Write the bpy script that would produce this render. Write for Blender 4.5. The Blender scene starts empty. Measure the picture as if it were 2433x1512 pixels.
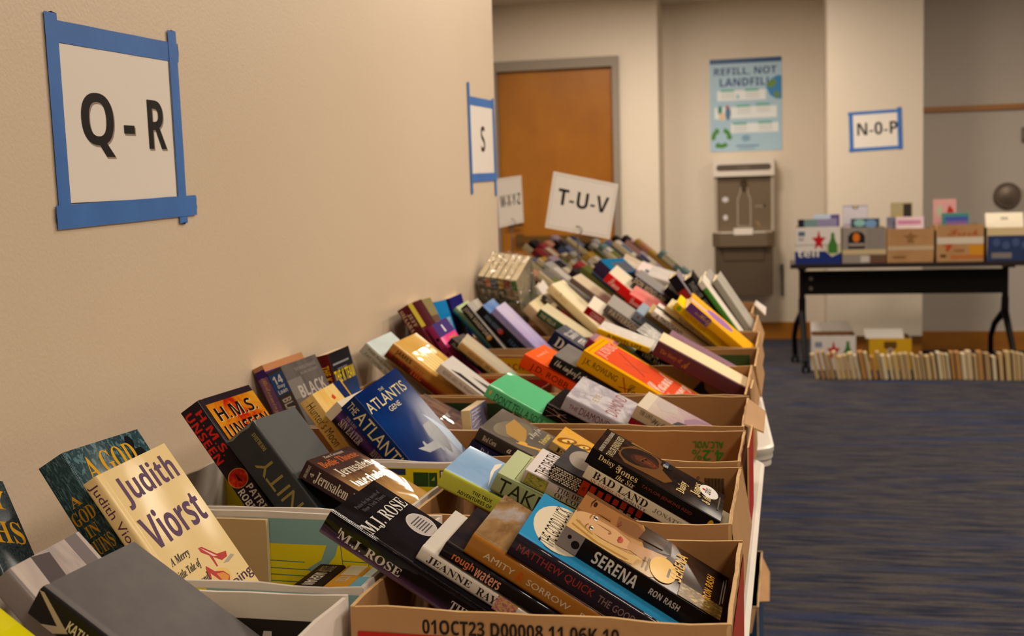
import bpy, math, random
from mathutils import Matrix, Vector

scene = bpy.context.scene
COL = scene.collection

# ------------------------------------------------------------------ camera
def _camera():
    f, yaw, pitch, roll = 2850.0, math.radians(13.05), math.radians(5.19), math.radians(1.52)
    fw = Vector((-math.sin(yaw) * math.cos(pitch), math.cos(yaw) * math.cos(pitch), -math.sin(pitch)))
    rt = Vector((math.cos(yaw), math.sin(yaw), 0.0))
    up = rt.cross(fw)
    r = rt * math.cos(roll) - up * math.sin(roll)
    u = up * math.cos(roll) + rt * math.sin(roll)
    cd = bpy.data.cameras.new('camera')
    cd.sensor_width = 36.0
    cd.lens = f * 36.0 / 2433.0
    cd.clip_start = 0.05
    cd.dof.use_dof = True
    cd.dof.focus_distance = 1.32
    cd.dof.aperture_fstop = 8.5
    co = bpy.data.objects.new('camera', cd)
    COL.objects.link(co)
    m = Matrix.Identity(4)
    for i in range(3):
        m[i][0], m[i][1], m[i][2] = r[i], u[i], -fw[i]
    m[0][3], m[1][3], m[2][3] = 0.874, 0.0, 1.2
    co.matrix_world = m
    scene.camera = co
_camera()

# ------------------------------------------------------------------ world, lamps, exposure
scene.view_settings.view_transform = 'Standard'
scene.view_settings.look = 'None'
scene.view_settings.exposure = 0.0
scene.view_settings.gamma = 1.0
scene.view_settings.use_curve_mapping = False
world = bpy.data.worlds.new('world')
scene.world = world
world.use_nodes = True
world.node_tree.nodes['Background'].inputs[0].default_value = (1.0, 0.86, 0.7, 1)
world.node_tree.nodes['Background'].inputs[1].default_value = 0.05

def area_light(name, loc, sx, sy, power, col=(1.0, 0.865, 0.70), rot=(0, 0, 0)):
    ld = bpy.data.lights.new(name, 'AREA')
    ld.shape = 'RECTANGLE'
    ld.size, ld.size_y = sx, sy
    ld.energy = power
    ld.color = col
    o = bpy.data.objects.new(name, ld)
    o.location = loc
    o.rotation_euler = rot
    COL.objects.link(o)
    return o
LIGHTS = [((2.3, -0.3), 47), ((1.05, 3.1), 33), ((2.7, 2.3), 43), ((2.6, 5.0), 52), ((0.12, 8.5), 66), ((2.7, 7.2), 44), ((-1.0, 8.4), 24)]
for (lx, ly), pw in LIGHTS:
    area_light('ceiling_lamp_light', (lx, ly, 2.93), 0.6, 0.6, pw)

# ------------------------------------------------------------------ materials
def lin(h, a=1.0):
    if not isinstance(h, str):
        return tuple(h) + (1.0,) if len(h) == 3 else tuple(h)
    h = h.lstrip('#')
    o = []
    for i in (0, 2, 4):
        c = int(h[i:i + 2], 16) / 255.0
        o.append(c / 12.92 if c <= 0.04045 else ((c + 0.055) / 1.055) ** 2.4)
    return (o[0], o[1], o[2], a)
MC = {}
def new_mat(key):
    m = bpy.data.materials.new(key if isinstance(key, str) else 'material')
    m.use_nodes = True
    nt = m.node_tree
    return m, nt, nt.nodes['Principled BSDF']
def N(nt, t, **kw):
    n = nt.nodes.new(t)
    for k, v in kw.items():
        if k.startswith('_'):
            setattr(n, k[1:], v)
        else:
            n.inputs[k.replace('__', ' ')].default_value = v
    return n
def gloss(nt, b, rough, plastic):
    b.inputs['Roughness'].default_value = max(rough, 0.5) if plastic else rough
    if not plastic and b.inputs['Metallic'].default_value < 0.1:
        b.inputs['Specular IOR Level'].default_value = 0.2
    if plastic:
        b.inputs['Coat Weight'].default_value = 0.5 if plastic >= 2 else 0.16
        b.inputs['Specular IOR Level'].default_value = 0.0
        b.inputs['Coat Roughness'].default_value = 0.06 if plastic >= 2 else 0.13
        tc = N(nt, 'ShaderNodeTexCoord')
        nz = N(nt, 'ShaderNodeTexNoise', Scale=11.0 if plastic >= 2 else 8.0, Detail=1.5, Distortion=1.6)
        nt.links.new(tc.outputs['Object'], nz.inputs['Vector'])
        bp = N(nt, 'ShaderNodeBump', Strength=0.3 if plastic >= 2 else 0.1, Distance=0.006)
        nt.links.new(nz.outputs[0], bp.inputs['Height'])
        nt.links.new(bp.outputs[0], b.inputs['Coat Normal'])
def plain(hexc, rough=0.45, plastic=0, metal=0.0):
    key = ('p', hexc, rough, plastic, metal)
    if key in MC:
        return MC[key]
    m, nt, b = new_mat('plain_' + str(hexc))
    b.inputs['Base Color'].default_value = lin(hexc)
    b.inputs['Metallic'].default_value = metal
    gloss(nt, b, rough, plastic)
    MC[key] = m
    return m
def art(cols, scale=3.0, stretch=(1.0, 1.0), rough=0.35, plastic=1, grad=0.0, detail=4.0, dist=0.6, coord='UV'):
    """printed cover art: a noise field (mixed with a gradient down the cover) through a colour ramp"""
    key = ('a', tuple(cols), scale, stretch, rough, plastic, grad, detail, dist, coord)
    if key in MC:
        return MC[key]
    m, nt, b = new_mat('printed_art')
    tc = N(nt, 'ShaderNodeTexCoord')
    mp = N(nt, 'ShaderNodeMapping')
    mp.inputs['Scale'].default_value = (stretch[0], stretch[1], 1)
    nt.links.new(tc.outputs[coord], mp.inputs[0])
    nz = N(nt, 'ShaderNodeTexNoise', Scale=scale, Detail=detail, Roughness=0.6, Distortion=dist)
    nt.links.new(mp.outputs[0], nz.inputs['Vector'])
    st = N(nt, 'ShaderNodeMapRange')
    st.inputs[1].default_value, st.inputs[2].default_value = 0.28, 0.72
    nt.links.new(nz.outputs[0], st.inputs[0])
    out = st.outputs[0]
    if grad > 0:
        sx = N(nt, 'ShaderNodeSeparateXYZ')
        nt.links.new(tc.outputs[coord], sx.inputs[0])
        mx = N(nt, 'ShaderNodeMath', _operation='MULTIPLY_ADD')
        mx.inputs[1].default_value = 1.0 - grad
        ad = N(nt, 'ShaderNodeMath', _operation='MULTIPLY')
        ad.inputs[1].default_value = grad
        iv = N(nt, 'ShaderNodeMath', _operation='SUBTRACT')
        iv.inputs[0].default_value = 1.0
        nt.links.new(sx.outputs[1], iv.inputs[1])
        nt.links.new(iv.outputs[0], ad.inputs[0])
        nt.links.new(out, mx.inputs[0])
        nt.links.new(ad.outputs[0], mx.inputs[2])
        out = mx.outputs[0]
    cr = N(nt, 'ShaderNodeValToRGB')
    el = cr.color_ramp.elements
    n = len(cols)
    el[0].position, el[0].color = 0.0, lin(cols[0])
    el[1].position, el[1].color = 1.0, lin(cols[-1])
    for i in range(1, n - 1):
        e = el.new(i / (n - 1))
        e.color = lin(cols[i])
    nt.links.new(out, cr.inputs[0])
    nt.links.new(cr.outputs[0], b.inputs['Base Color'])
    gloss(nt, b, rough, plastic)
    MC[key] = m
    return m
def noisy(name, c1, c2, scale, rough, stretch=(1, 1, 1), bump=0.0, bscale=200.0, detail=5.0, bdist=0.002):
    if name in MC:
        return MC[name]
    m, nt, b = new_mat(name)
    tc = N(nt, 'ShaderNodeTexCoord')
    mp = N(nt, 'ShaderNodeMapping')
    mp.inputs['Scale'].default_value = stretch
    nt.links.new(tc.outputs['Object'], mp.inputs[0])
    nz = N(nt, 'ShaderNodeTexNoise', Scale=scale, Detail=detail, Roughness=0.6)
    nt.links.new(mp.outputs[0], nz.inputs['Vector'])
    cr = N(nt, 'ShaderNodeValToRGB')
    cr.color_ramp.elements[0].position, cr.color_ramp.elements[0].color = 0.3, lin(c1)
    cr.color_ramp.elements[1].position, cr.color_ramp.elements[1].color = 0.7, lin(c2)
    nt.links.new(nz.outputs[0], cr.inputs[0])
    nt.links.new(cr.outputs[0], b.inputs['Base Color'])
    b.inputs['Roughness'].default_value = rough
    if bump:
        n2 = N(nt, 'ShaderNodeTexNoise', Scale=bscale, Detail=3.0)
        nt.links.new(tc.outputs['Object'], n2.inputs['Vector'])
        bp = N(nt, 'ShaderNodeBump', Strength=bump, Distance=bdist)
        nt.links.new(n2.outputs[0], bp.inputs['Height'])
        nt.links.new(bp.outputs[0], b.inputs['Normal'])
    MC[name] = m
    return m
def carpet_mat():
    m, nt, b = new_mat('carpet')
    tc = N(nt, 'ShaderNodeTexCoord')
    mp = N(nt, 'ShaderNodeMapping')
    mp.inputs['Scale'].default_value = (1.5, 14.0, 1)
    nt.links.new(tc.outputs['Object'], mp.inputs[0])
    a = N(nt, 'ShaderNodeTexNoise', Scale=2.4, Detail=5.0, Roughness=0.7, Distortion=0.1)
    nt.links.new(mp.outputs[0], a.inputs['Vector'])
    cr = N(nt, 'ShaderNodeValToRGB')
    e = cr.color_ramp.elements
    e[0].position, e[0].color = 0.33, lin('24252c')
    e[1].position, e[1].color = 0.72, lin('5a5251')
    for p, c in ((0.43, '2a2f42'), (0.5, '3e3c40'), (0.58, '524c4b'), (0.64, '3a3a43')):
        x = e.new(p)
        x.color = lin(c)
    nt.links.new(a.outputs[0], cr.inputs[0])
    mb_ = N(nt, 'ShaderNodeMapping')
    mb_.inputs['Scale'].default_value = (0.5, 5.5, 1)
    nt.links.new(tc.outputs['Object'], mb_.inputs[0])
    bn = N(nt, 'ShaderNodeTexNoise', Scale=1.7, Detail=3.0, Roughness=0.6)
    nt.links.new(mb_.outputs[0], bn.inputs['Vector'])
    br = N(nt, 'ShaderNodeMapRange')
    br.inputs[1].default_value, br.inputs[2].default_value = 0.52, 0.66
    br.inputs[3].default_value, br.inputs[4].default_value = 0.0, 0.75
    nt.links.new(bn.outputs[0], br.inputs[0])
    bm_ = N(nt, 'ShaderNodeMix', _data_type='RGBA')
    bm_.inputs[7].default_value = lin('2b3656')
    nt.links.new(br.outputs[0], bm_.inputs[0])
    nt.links.new(cr.outputs[0], bm_.inputs[6])
    m2 = N(nt, 'ShaderNodeMapping')
    m2.inputs['Scale'].default_value = (70, 110, 40)
    nt.links.new(tc.outputs['Object'], m2.inputs[0])
    f = N(nt, 'ShaderNodeTexNoise', Scale=3.0, Detail=3.0)
    nt.links.new(m2.outputs[0], f.inputs['Vector'])
    r2 = N(nt, 'ShaderNodeMapRange')
    r2.inputs[1].default_value, r2.inputs[2].default_value = 0.3, 0.7
    r2.inputs[3].default_value, r2.inputs[4].default_value = 0.62, 1.3
    nt.links.new(f.outputs[0], r2.inputs[0])
    mx = N(nt, 'ShaderNodeMix', _data_type='RGBA', _blend_type='MULTIPLY')
    mx.inputs[0].default_value = 1.0
    nt.links.new(bm_.outputs[2], mx.inputs[6])
    nt.links.new(r2.outputs[0], mx.inputs[7])
    nt.links.new(mx.outputs[2], b.inputs['Base Color'])
    b.inputs['Roughness'].default_value = 1.0
    b.inputs['Specular IOR Level'].default_value = 0.1
    bp = N(nt, 'ShaderNodeBump', Strength=0.6, Distance=0.004)
    nt.links.new(f.outputs[0], bp.inputs['Height'])
    nt.links.new(bp.outputs[0], b.inputs['Normal'])
    return m
def page_mat():
    if 'pages' in MC:
        return MC['pages']
    m, nt, b = new_mat('page_edges')
    tc = N(nt, 'ShaderNodeTexCoord')
    mp = N(nt, 'ShaderNodeMapping')
    mp.inputs['Scale'].default_value = (3, 3, 700)
    nt.links.new(tc.outputs['Object'], mp.inputs[0])
    nz = N(nt, 'ShaderNodeTexNoise', Scale=2.0, Detail=2.0)
    nt.links.new(mp.outputs[0], nz.inputs['Vector'])
    cr = N(nt, 'ShaderNodeValToRGB')
    cr.color_ramp.elements[0].position, cr.color_ramp.elements[0].color = 0.25, lin('c9ae82')
    cr.color_ramp.elements[1].position, cr.color_ramp.elements[1].color = 0.7, lin('f1e2bf')
    nt.links.new(nz.outputs[0], cr.inputs[0])
    nt.links.new(cr.outputs[0], b.inputs['Base Color'])
    b.inputs['Roughness'].default_value = 0.8
    MC['pages'] = m
    return m

# ------------------------------------------------------------------ mesh builder
class MB:
    def __init__(s):
        s.v, s.f, s.m, s.sm, s.uv, s.mats = [], [], [], [], [], []
        s.layer = 0
    def mi(s, mat):
        if mat not in s.mats:
            s.mats.append(mat)
        return s.mats.index(mat)
    def face(s, pts, mat, smooth=False, uv=None):
        i = len(s.v)
        s.v.extend([tuple(p) for p in pts])
        s.f.append(tuple(range(i, i + len(pts))))
        s.m.append(s.mi(mat))
        s.sm.append(smooth)
        s.uv.append(uv or [(0.0, 0.0)] * len(pts))
    def box(s, x0, x1, y0, y1, z0, z1, mat, M=None):
        P = [Vector((x, y, z)) for x in (x0, x1) for y in (y0, y1) for z in (z0, z1)]
        if M is not None:
            P = [M @ p for p in P]
        uv = [(0, 0), (1, 0), (1, 1), (0, 1)]
        for q in ((0, 1, 3, 2), (4, 6, 7, 5), (0, 4, 5, 1), (2, 3, 7, 6), (0, 2, 6, 4), (1, 5, 7, 3)):
            s.face([P[k] for k in q], mat, False, uv)
    def prism(s, poly, axis_from, axis_to, fn, mat, smooth=False):
        """extrude 2D poly (list of (a,b)) between two offsets through fn(a,b,c)->point"""
        A = [fn(a, b, axis_from) for a, b in poly]
        B = [fn(a, b, axis_to) for a, b in poly]
        n = len(poly)
        s.face(A[::-1], mat)
        s.face(B, mat)
        for i in range(n):
            j = (i + 1) % n
            s.face([A[i], A[j], B[j], B[i]], mat, smooth)
    def tube(s, pts, r, mat, n=10, caps=True):
        rings = []
        pts = [Vector(p) for p in pts]
        for i, p in enumerate(pts):
            d = (pts[min(i + 1, len(pts) - 1)] - pts[max(i - 1, 0)]).normalized()
            a = d.orthogonal().normalized() if i == 0 else (a - d * a.dot(d)).normalized()
            b = d.cross(a)
            rr = r[i] if isinstance(r, (list, tuple)) else r
            rings.append([p + (a * math.cos(t) + b * math.sin(t)) * rr for t in [2 * math.pi * k / n for k in range(n)]])
        for R, Q in zip(rings, rings[1:]):
            for k in range(n):
                j = (k + 1) % n
                s.face([R[k], R[j], Q[j], Q[k]], mat, True)
        if caps:
            s.face(rings[0][::-1], mat)
            s.face(rings[-1], mat)
    def build(s, name, parent=None, merge=True):
        me = bpy.data.meshes.new(name)
        me.from_pydata(s.v, [], s.f)
        for mt in s.mats:
            me.materials.append(mt)
        uvl = me.uv_layers.new(name='UVMap')
        k = 0
        flat = []
        for u in s.uv:
            for c in u:
                flat.extend(c)
        uvl.data.foreach_set('uv', flat)
        me.polygons.foreach_set('material_index', s.m)
        me.polygons.foreach_set('use_smooth', s.sm)
        if merge:
            import bmesh
            bm = bmesh.new()
            bm.from_mesh(me)
            bmesh.ops.remove_doubles(bm, verts=bm.verts, dist=2e-5)
            for e in bm.edges:
                if len(e.link_faces) == 2 and e.calc_face_angle(0) > 0.6:
                    e.smooth = False
            bm.to_mesh(me)
            bm.free()
        o = bpy.data.objects.new(name, me)
        COL.objects.link(o)
        if parent is not None:
            o.parent = parent
        return o
def tag(o, label, cat, group=None):
    o['label'] = label
    o['category'] = cat
    if group:
        o['group'] = group
    return o
def empty(name, label, cat, loc=(0, 0, 0), group=None, M=None):
    o = bpy.data.objects.new(name, None)
    o.empty_display_size = 0.05
    COL.objects.link(o)
    if M is not None:
        o.matrix_world = M
    else:
        o.location = loc
    return tag(o, label, cat, group)
def struct(mb, name):
    o = mb.build(name)
    o['kind'] = 'structure'
    return o

# ------------------------------------------------------------------ lettering
FB = {'serif': (0x1D400, 0x1D41A, 0x1D7CE), 'ital': (0x1D468, 0x1D482, 0x1D7CE), 'script': (0x1D4D0, 0x1D4EA, 0x1D7CE),
      'sans': (0x1D5D4, 0x1D5EE, 0x1D7EC), 'frak': (0x1D56C, 0x1D586, 0x1D7CE)}
TCACHE = {}
def text_geo(body, font):
    k = (body, font)
    if k in TCACHE:
        return TCACHE[k]
    s = body
    off = 0.0
    if font == 'heavy':
        font = 'sans'
    if font in FB:
        a, b, d = FB[font]
        s = ''.join(chr(a + ord(c) - 65) if 'A' <= c <= 'Z' else chr(b + ord(c) - 97) if 'a' <= c <= 'z'
                    else chr(d + ord(c) - 48) if '0' <= c <= '9' else c for c in body)
    cu = bpy.data.curves.new('lettering', 'FONT')
    cu.body = s
    cu.resolution_u = 3
    cu.offset = off
    o = bpy.data.objects.new('lettering', cu)
    COL.objects.link(o)
    dg = bpy.context.evaluated_depsgraph_get()
    me = bpy.data.meshes.new_from_object(o.evaluated_get(dg))
    vs = [(v.co.x, v.co.y) for v in me.vertices]
    fs = [tuple(p.vertices) for p in me.polygons]
    bpy.data.objects.remove(o)
    bpy.data.curves.remove(cu)
    bpy.data.meshes.remove(me)
    if not vs:
        vs, fs = [(0, 0), (1, 0), (1, 1), (0, 1)], []
    x0, x1 = min(v[0] for v in vs), max(v[0] for v in vs)
    y0, y1 = min(v[1] for v in vs), max(v[1] for v in vs)
    w, h = max(x1 - x0, 1e-6), max(y1 - y0, 1e-6)
    g = ([((x - x0) / w, (y - y0) / h) for x, y in vs], fs)
    TCACHE[k] = g
    return g
# print items.  plane coordinates: x 0..1 along reading direction, y 0..1 downwards
def tx(pl, body, x0, y0, x1, y1, col, font=None, rot=0):
    return ('t', pl, body, x0, y0, x1, y1, col, font, rot)
def re(pl, x0, y0, x1, y1, col):
    return ('r', pl, x0, y0, x1, y1, col)
def el(pl, cx, cy, rx, ry, col, ang=0):
    return ('e', pl, cx, cy, rx, ry, col, ang)
def po(pl, pts, col):
    return ('p', pl, pts, col)
def ln(pl, x0, y0, x1, y1, w, col):
    return ('l', pl, x0, y0, x1, y1, w, col)
def draw(mb, items, planes, rough=0.35, plastic=0):
    """planes: name -> (origin, ex, ey, normal); items are laid 0.15 mm and up above the plane"""
    cnt = {}
    for it in items:
        kind, pl = it[0], it[1]
        if pl not in planes:
            continue
        O, ex, ey, n = planes[pl]
        k = cnt.get(pl, 0)
        cnt[pl] = k + 1
        off = n * (0.00015 + 0.00003 * k)
        P = lambda x, y: O + ex * x + ey * y + off
        col = it[7] if kind in ('t', 'l') else it[3] if kind == 'p' else it[6]
        mat = plain(col, rough, plastic) if isinstance(col, str) else col
        if kind == 't':
            _, _, body, x0, y0, x1, y1, _, font, rot = it
            vs, fs = text_geo(body, font)
            def m2(a, b):
                if rot == 180:
                    a, b = 1 - a, 1 - b
                elif rot == 90:      # reads downwards
                    a, b = b, 1 - a
                elif rot == 270:
                    a, b = 1 - b, a
                return P(x0 + (x1 - x0) * a, y1 + (y0 - y1) * b)
            base = len(mb.v)
            mb.v.extend([tuple(m2(a, b)) for a, b in vs])
            mi = mb.mi(mat)
            for f in fs:
                mb.f.append(tuple(base + q for q in f))
                mb.m.append(mi)
                mb.sm.append(False)
                mb.uv.append([(0, 0)] * len(f))
        elif kind == 'r':
            _, _, x0, y0, x1, y1, _ = it
            mb.face([P(x0, y1), P(x1, y1), P(x1, y0), P(x0, y0)], mat, False, [(0, 0), (1, 0), (1, 1), (0, 1)])
        elif kind == 'e':
            _, _, cx, cy, rx, ry, _, ang = it
            q = []
            lx, ly = ex.length, ey.length
            for i in range(28):
                t = 2 * math.pi * i / 28
                a, b = rx * lx * math.cos(t), ry * ly * math.sin(t)
                a, b = a * math.cos(ang) - b * math.sin(ang), a * math.sin(ang) + b * math.cos(ang)
                q.append(P(cx + a / lx, cy + b / ly))
            mb.face(q, mat, False, [(0.5 + 0.5 * math.cos(2 * math.pi * i / 28), 0.5 + 0.5 * math.sin(2 * math.pi * i / 28)) for i in range(28)])
        elif kind == 'p':
            mb.face([P(x, y) for x, y in it[2]], mat, False, [(x, 1 - y) for x, y in it[2]])
        elif kind == 'l':
            _, _, x0, y0, x1, y1, w, _ = it
            a, b = P(x0, y0), P(x1, y1)
            d = (b - a).normalized()
            s = d.cross(n).normalized() * (w / 2)
            mb.face([a - s, b - s, b + s, a + s], mat)
    return mb

# ------------------------------------------------------------------ books
def book_parts(H, W, T, kind, front, spine, items, plastic=0, back=None, pages=True, edge=None):
    """local axes: x from head to tail along the spine, y spine to fore-edge, z out of the front cover (front at 0, back at -T)"""
    hc = kind in ('hc', 'bare')
    t = 0.0026 if hc else 0.0006
    t = min(t, T * 0.18)
    r = min(0.0038 if hc else 0.0014, T * 0.3)
    path = [(W, 0.0, 'f')]
    if hc:
        path += [(0.0165, 0.0, 'f'), (0.0135, -0.0009, 'f'), (0.0105, -0.0009, 'f'), (0.0078, 0.0, 'f')]
    path += [(r, 0.0, 'f')]
    for i in range(1, 5):
        a = math.pi / 2 * i / 4
        path.append((r - r * math.sin(a), -r + r * math.cos(a), 's'))
    path += [(0.0, -T + r, 's')]
    for i in range(1, 5):
        a = math.pi / 2 * i / 4
        path.append((r - r * math.cos(a), -T + r - r * math.sin(a), 's'))
    path += [(W, -T, 'b')]
    inn = []
    for y, z, g in path:
        inn.append((max(y, t), max(min(z, -t), -T + t)))
    mb = MB()
    bk = back or spine
    ed = edge or spine
    pap = plain('e9dfc8', 0.8)
    mb.mi(front)
    for i in range(len(path) - 1):
        (y0, z0, g0), (y1, z1, g1) = path[i], path[i + 1]
        g = g1
        mat = {'f': front, 's': spine, 'b': bk}[g]
        if g == 's':
            uv = [(1 + z0 / T, 1), (1 + z1 / T, 1), (1 + z1 / T, 0), (1 + z0 / T, 0)]
            uv = [(b, a) for a, b in [(c[0], 1 - c[1]) for c in uv]]
        else:
            uv = [(y0 / W, 1), (y1 / W, 1), (y1 / W, 0), (y0 / W, 0)]
        mb.face([(0, y0, z0), (0, y1, z1), (H, y1, z1), (H, y0, z0)], mat, True, uv)
        (a0, b0), (a1, b1) = inn[i], inn[i + 1]
        if abs(a0 - a1) + abs(b0 - b1) > 1e-6:
            mb.face([(H, a0, b0), (H, a1, b1), (0, a1, b1), (0, a0, b0)], pap)
        em = front if g == 'f' else ed
        for x in (0.0, H):
            mb.face([(x, y0, z0), (x, a0, b0), (x, a1, b1), (x, y1, z1)], em)
    for (y, z, g), (a, b) in ((path[0], inn[0]), (path[-1], inn[-1])):
        mb.face([(0, y, z), (H, y, z), (H, a, b), (0, a, b)], ed)
    planes = {'F': (Vector((0, 0, 0)), Vector((0, W, 0)), Vector((H, 0, 0)), Vector((0, 0, 1))),
              'S': (Vector((0, 0, 0)), Vector((H, 0, 0)), Vector((0, 0, -T)), Vector((0, -1, 0)))}
    draw(mb, items, planes, 0.3 if plastic else 0.45, plastic)
    pg = None
    if pages:
        pb = MB()
        ov = 0.0032 if hc else 0.0004
        m = page_mat()
        ya, yb = t + 0.0004, W - ov
        z0, z1 = -t, -T + t
        prof = [(ya, z0), (yb, z0)]
        if hc:
            for k in range(1, 6):
                u = k / 6
                prof.append((yb - 0.004 * math.sin(math.pi * u), z0 + (z1 - z0) * u))
        prof += [(yb, z1), (ya, z1)]
        pb.prism(prof, ov, H - ov, lambda a, b, c: Vector((c, a, b)), m)
        pg = pb
    return mb, pg
def frame(P, u, v):
    P, u, v = Vector(P), Vector(u), Vector(v)
    u.normalize()
    v = (v - u * v.dot(u)).normalized()
    n = u.cross(v)
    M = Matrix.Identity(4)
    for i in range(3):
        M[i][0], M[i][1], M[i][2], M[i][3] = u[i], v[i], n[i], P[i]
    return M
def make_book(M, H, W, T, kind, front, spine, items, label, group=None, plastic=0, back=None, edge=None, name=None):
    nm = name or {'hc': 'hardcover_book', 'bare': 'hardcover_book', 'pb': 'paperback_book'}[kind]
    root = empty(nm, label, 'book', M=M, group=group)
    mb, pg = book_parts(H, W, T, kind, front, spine, items, plastic, back, True, edge)
    mb.build('dust_jacket' if kind == 'hc' else 'cover', root)
    pg.build('page_block', root, merge=False)
    return root

# ------------------------------------------------------------------ setting
WALL = noisy('painted_wall', 'd7c3ab', 'dac7b0', 1.5, 0.42, bump=0.3, bscale=190.0, bdist=0.0015)
WALLF = noisy('far_painted_wall', 'd8cbba', 'dbcfbf', 1.2, 0.6, bump=0.05)
WALLG = noisy('grey_painted_wall', 'b3aaa0', 'b8afa5', 1.2, 0.6, bump=0.05)
CEIL = noisy('ceiling_paint', 'bfb3a2', 'c6baa9', 2.0, 0.9)
OAK = noisy('stained_oak', '8f570c', 'a0650f', 3.0, 0.45, (1, 1, 6))
def slab(name, *b, mat=WALLF):
    mb = MB()
    mb.box(*b, mat)
    return struct(mb, name)
slab('floor', -2.2, 5.2, -2.2, 11.2, -0.1, 0.0, mat=carpet_mat())
slab('ceiling', -2.2, 5.2, -2.2, 11.2, 2.95, 3.05, mat=CEIL)
slab('wall_left', -0.14, 0.0, -2.0, 3.61, 0.0, 2.95, mat=WALL)
slab('wall_behind', -0.14, 5.0, -2.2, -2.0, 0.0, 2.95)
slab('wall_right', 5.0, 5.2, -2.0, 9.93, 0.0, 2.95)
slab('wall_alcove', -1.9, -1.75, 3.0, 10.3, 0.0, 2.95)
slab('wall_alcove_front', -1.75, -0.14, 3.0, 3.15, 0.0, 2.95)
mb = MB()
mb.box(-1.9, -1.62, 10.3, 10.45, 0, 2.95, WALLF)
mb.box(-1.62, -0.54, 10.3, 10.45, 2.44, 2.95, WALLF)
mb.box(-0.54, -0.195, 10.3, 10.9, 0, 2.95, WALLF)
struct(mb, 'wall_door_side')
slab('wall_fountain_side', -0.195, 1.9, 10.75, 10.9, 0, 2.95)
slab('wall_pillar', 1.174, 1.868, 9.6, 10.75, 0.15, 2.95)
slab('wall_rear', 1.868, 5.0, 9.93, 10.1, 0, 2.95, mat=WALLG)
slab('baseboard_fountain', -0.195, 1.165, 10.735, 10.75, 0, 0.15, mat=OAK)
slab('baseboard_pillar', 1.18, 1.87, 9.63, 9.66, 0, 0.15, mat=OAK)
slab('baseboard_rear', 1.87, 5.0, 9.915, 9.93, 0, 0.15, mat=OAK)
slab('trim_1', 1.868, 5.0, 9.905, 9.93, 1.862, 1.902, mat=OAK)
# door in its painted metal frame
FRAME = plain('8d8378', 0.5)
mb = MB()
mb.box(-1.62, -1.585, 10.24, 10.36, 0, 2.47, FRAME)
mb.box(-0.575, -0.525, 10.24, 10.36, 0, 2.47, FRAME)
mb.box(-1.585, -0.575, 10.24, 10.36, 2.385, 2.47, FRAME)
struct(mb, 'trim_2')
DOORW = noisy('door_veneer', '8f5402', 'a86904', 2.2, 0.4, (1, 1, 0.6))
dr = slab('door_1', -1.583, -0.577, 10.3, 10.345, 0.01, 2.383, mat=DOORW)
mb = MB()
mb.box(-1.45, -0.72, 10.245, 10.262, 0.9, 0.96, plain('6a4c22', 0.4, 0, 0.5))
for hx in (-1.42, -0.75):
    mb.box(hx - 0.03, hx + 0.03, 10.255, 10.3, 0.88, 0.98, plain('6a4c22', 0.4, 0, 0.5))
hb = mb.build('push_bar', dr)
mb = MB()
mb.tube([(-1.49, 10.3, 1.06), (-1.49, 10.25, 1.06)], 0.022, plain('4a4038', 0.3, 0, 0.8), 12)
mb.tube([(-1.49, 10.25, 1.06), (-1.38, 10.25, 1.062)], 0.012, plain('4a4038', 0.3, 0, 0.8), 8)
mb.build('door_handle', dr)

# ------------------------------------------------------------------ taped paper signs
TAPE = noisy('painters_tape', '2f66b4', '3a75c4', 9.0, 0.55, bump=0.15, bscale=60.0)
PAPER = plain('ece4dc', 0.35)
INK = '1d1a19'
def taped_sign(label, O, ex, ey, n, inner_w, inner_h, tapes, items, tmat=TAPE):
    """O top-left of the visible paper; ex right, ey down, n out of the wall"""
    M = Matrix.Identity(4)
    for i in range(3):
        M[i][0], M[i][1], M[i][2], M[i][3] = ex[i], -ey[i], n[i], O[i]
    root = empty('wall_sign', label, 'sign', M=M)
    mb = MB()
    mb.box(-0.012, inner_w + 0.012, -inner_h - 0.012, 0.012, 0.0006, 0.0012, PAPER)
    pl = {'F': (Vector((0, 0, 0.0012)), Vector((inner_w, 0, 0)), Vector((0, -inner_h, 0)), Vector((0, 0, 1)))}
    draw(mb, items, pl)
    mb.build('paper_sheet', root, merge=False)
    rnd = random.Random(4)
    for k, (x0, y0, x1, y1, w) in enumerate(tapes):
        tb = MB()
        a, b = Vector((x0, -y0, 0)), Vector((x1, -y1, 0))
        d = (b - a).normalized()
        s = Vector((-d.y, d.x, 0)) * (w / 2)
        z0, z1 = 0.0014 + 0.0004 * k, 0.0017 + 0.0004 * k
        L, R = [], []
        nn = 9
        for i in range(nn):
            t = i / (nn - 1)
            c = a + (b - a) * t
            wob = Vector((0, 0, 0.0005 * rnd.random()))
            L.append(c - s * (1 + 0.03 * (rnd.random() - .5)) + wob)
            R.append(c + s * (1 + 0.03 * (rnd.random() - .5)) + wob)
        # torn ends
        def torn(p, q, sg):
            return [p.lerp(q, u) + d * sg * rnd.uniform(-0.002, 0.002) for u in (0.2, 0.4, 0.6, 0.8)]
        for i in range(nn - 1):
            q = [L[i], L[i + 1], R[i + 1], R[i]]
            tb.face([p + Vector((0, 0, z1)) for p in q], tmat, True)
            tb.face([p + Vector((0, 0, z0)) for p in q[::-1]], tmat)
        for p, q, sg in ((L[0], R[0], -1), (R[-1], L[-1], 1)):
            pts = [p] + torn(p, q, sg) + [q]
            tb.face([x + Vector((0, 0, z1)) for x in (pts if sg < 0 else pts)], tmat)
        for side in (L, R):
            for i in range(nn - 1):
                tb.face([side[i] + Vector((0, 0, z0)), side[i + 1] + Vector((0, 0, z0)), side[i + 1] + Vector((0, 0, z1)), side[i] + Vector((0, 0, z1))], tmat)
        tb.build('tape_strip', root)
    return root
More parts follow.
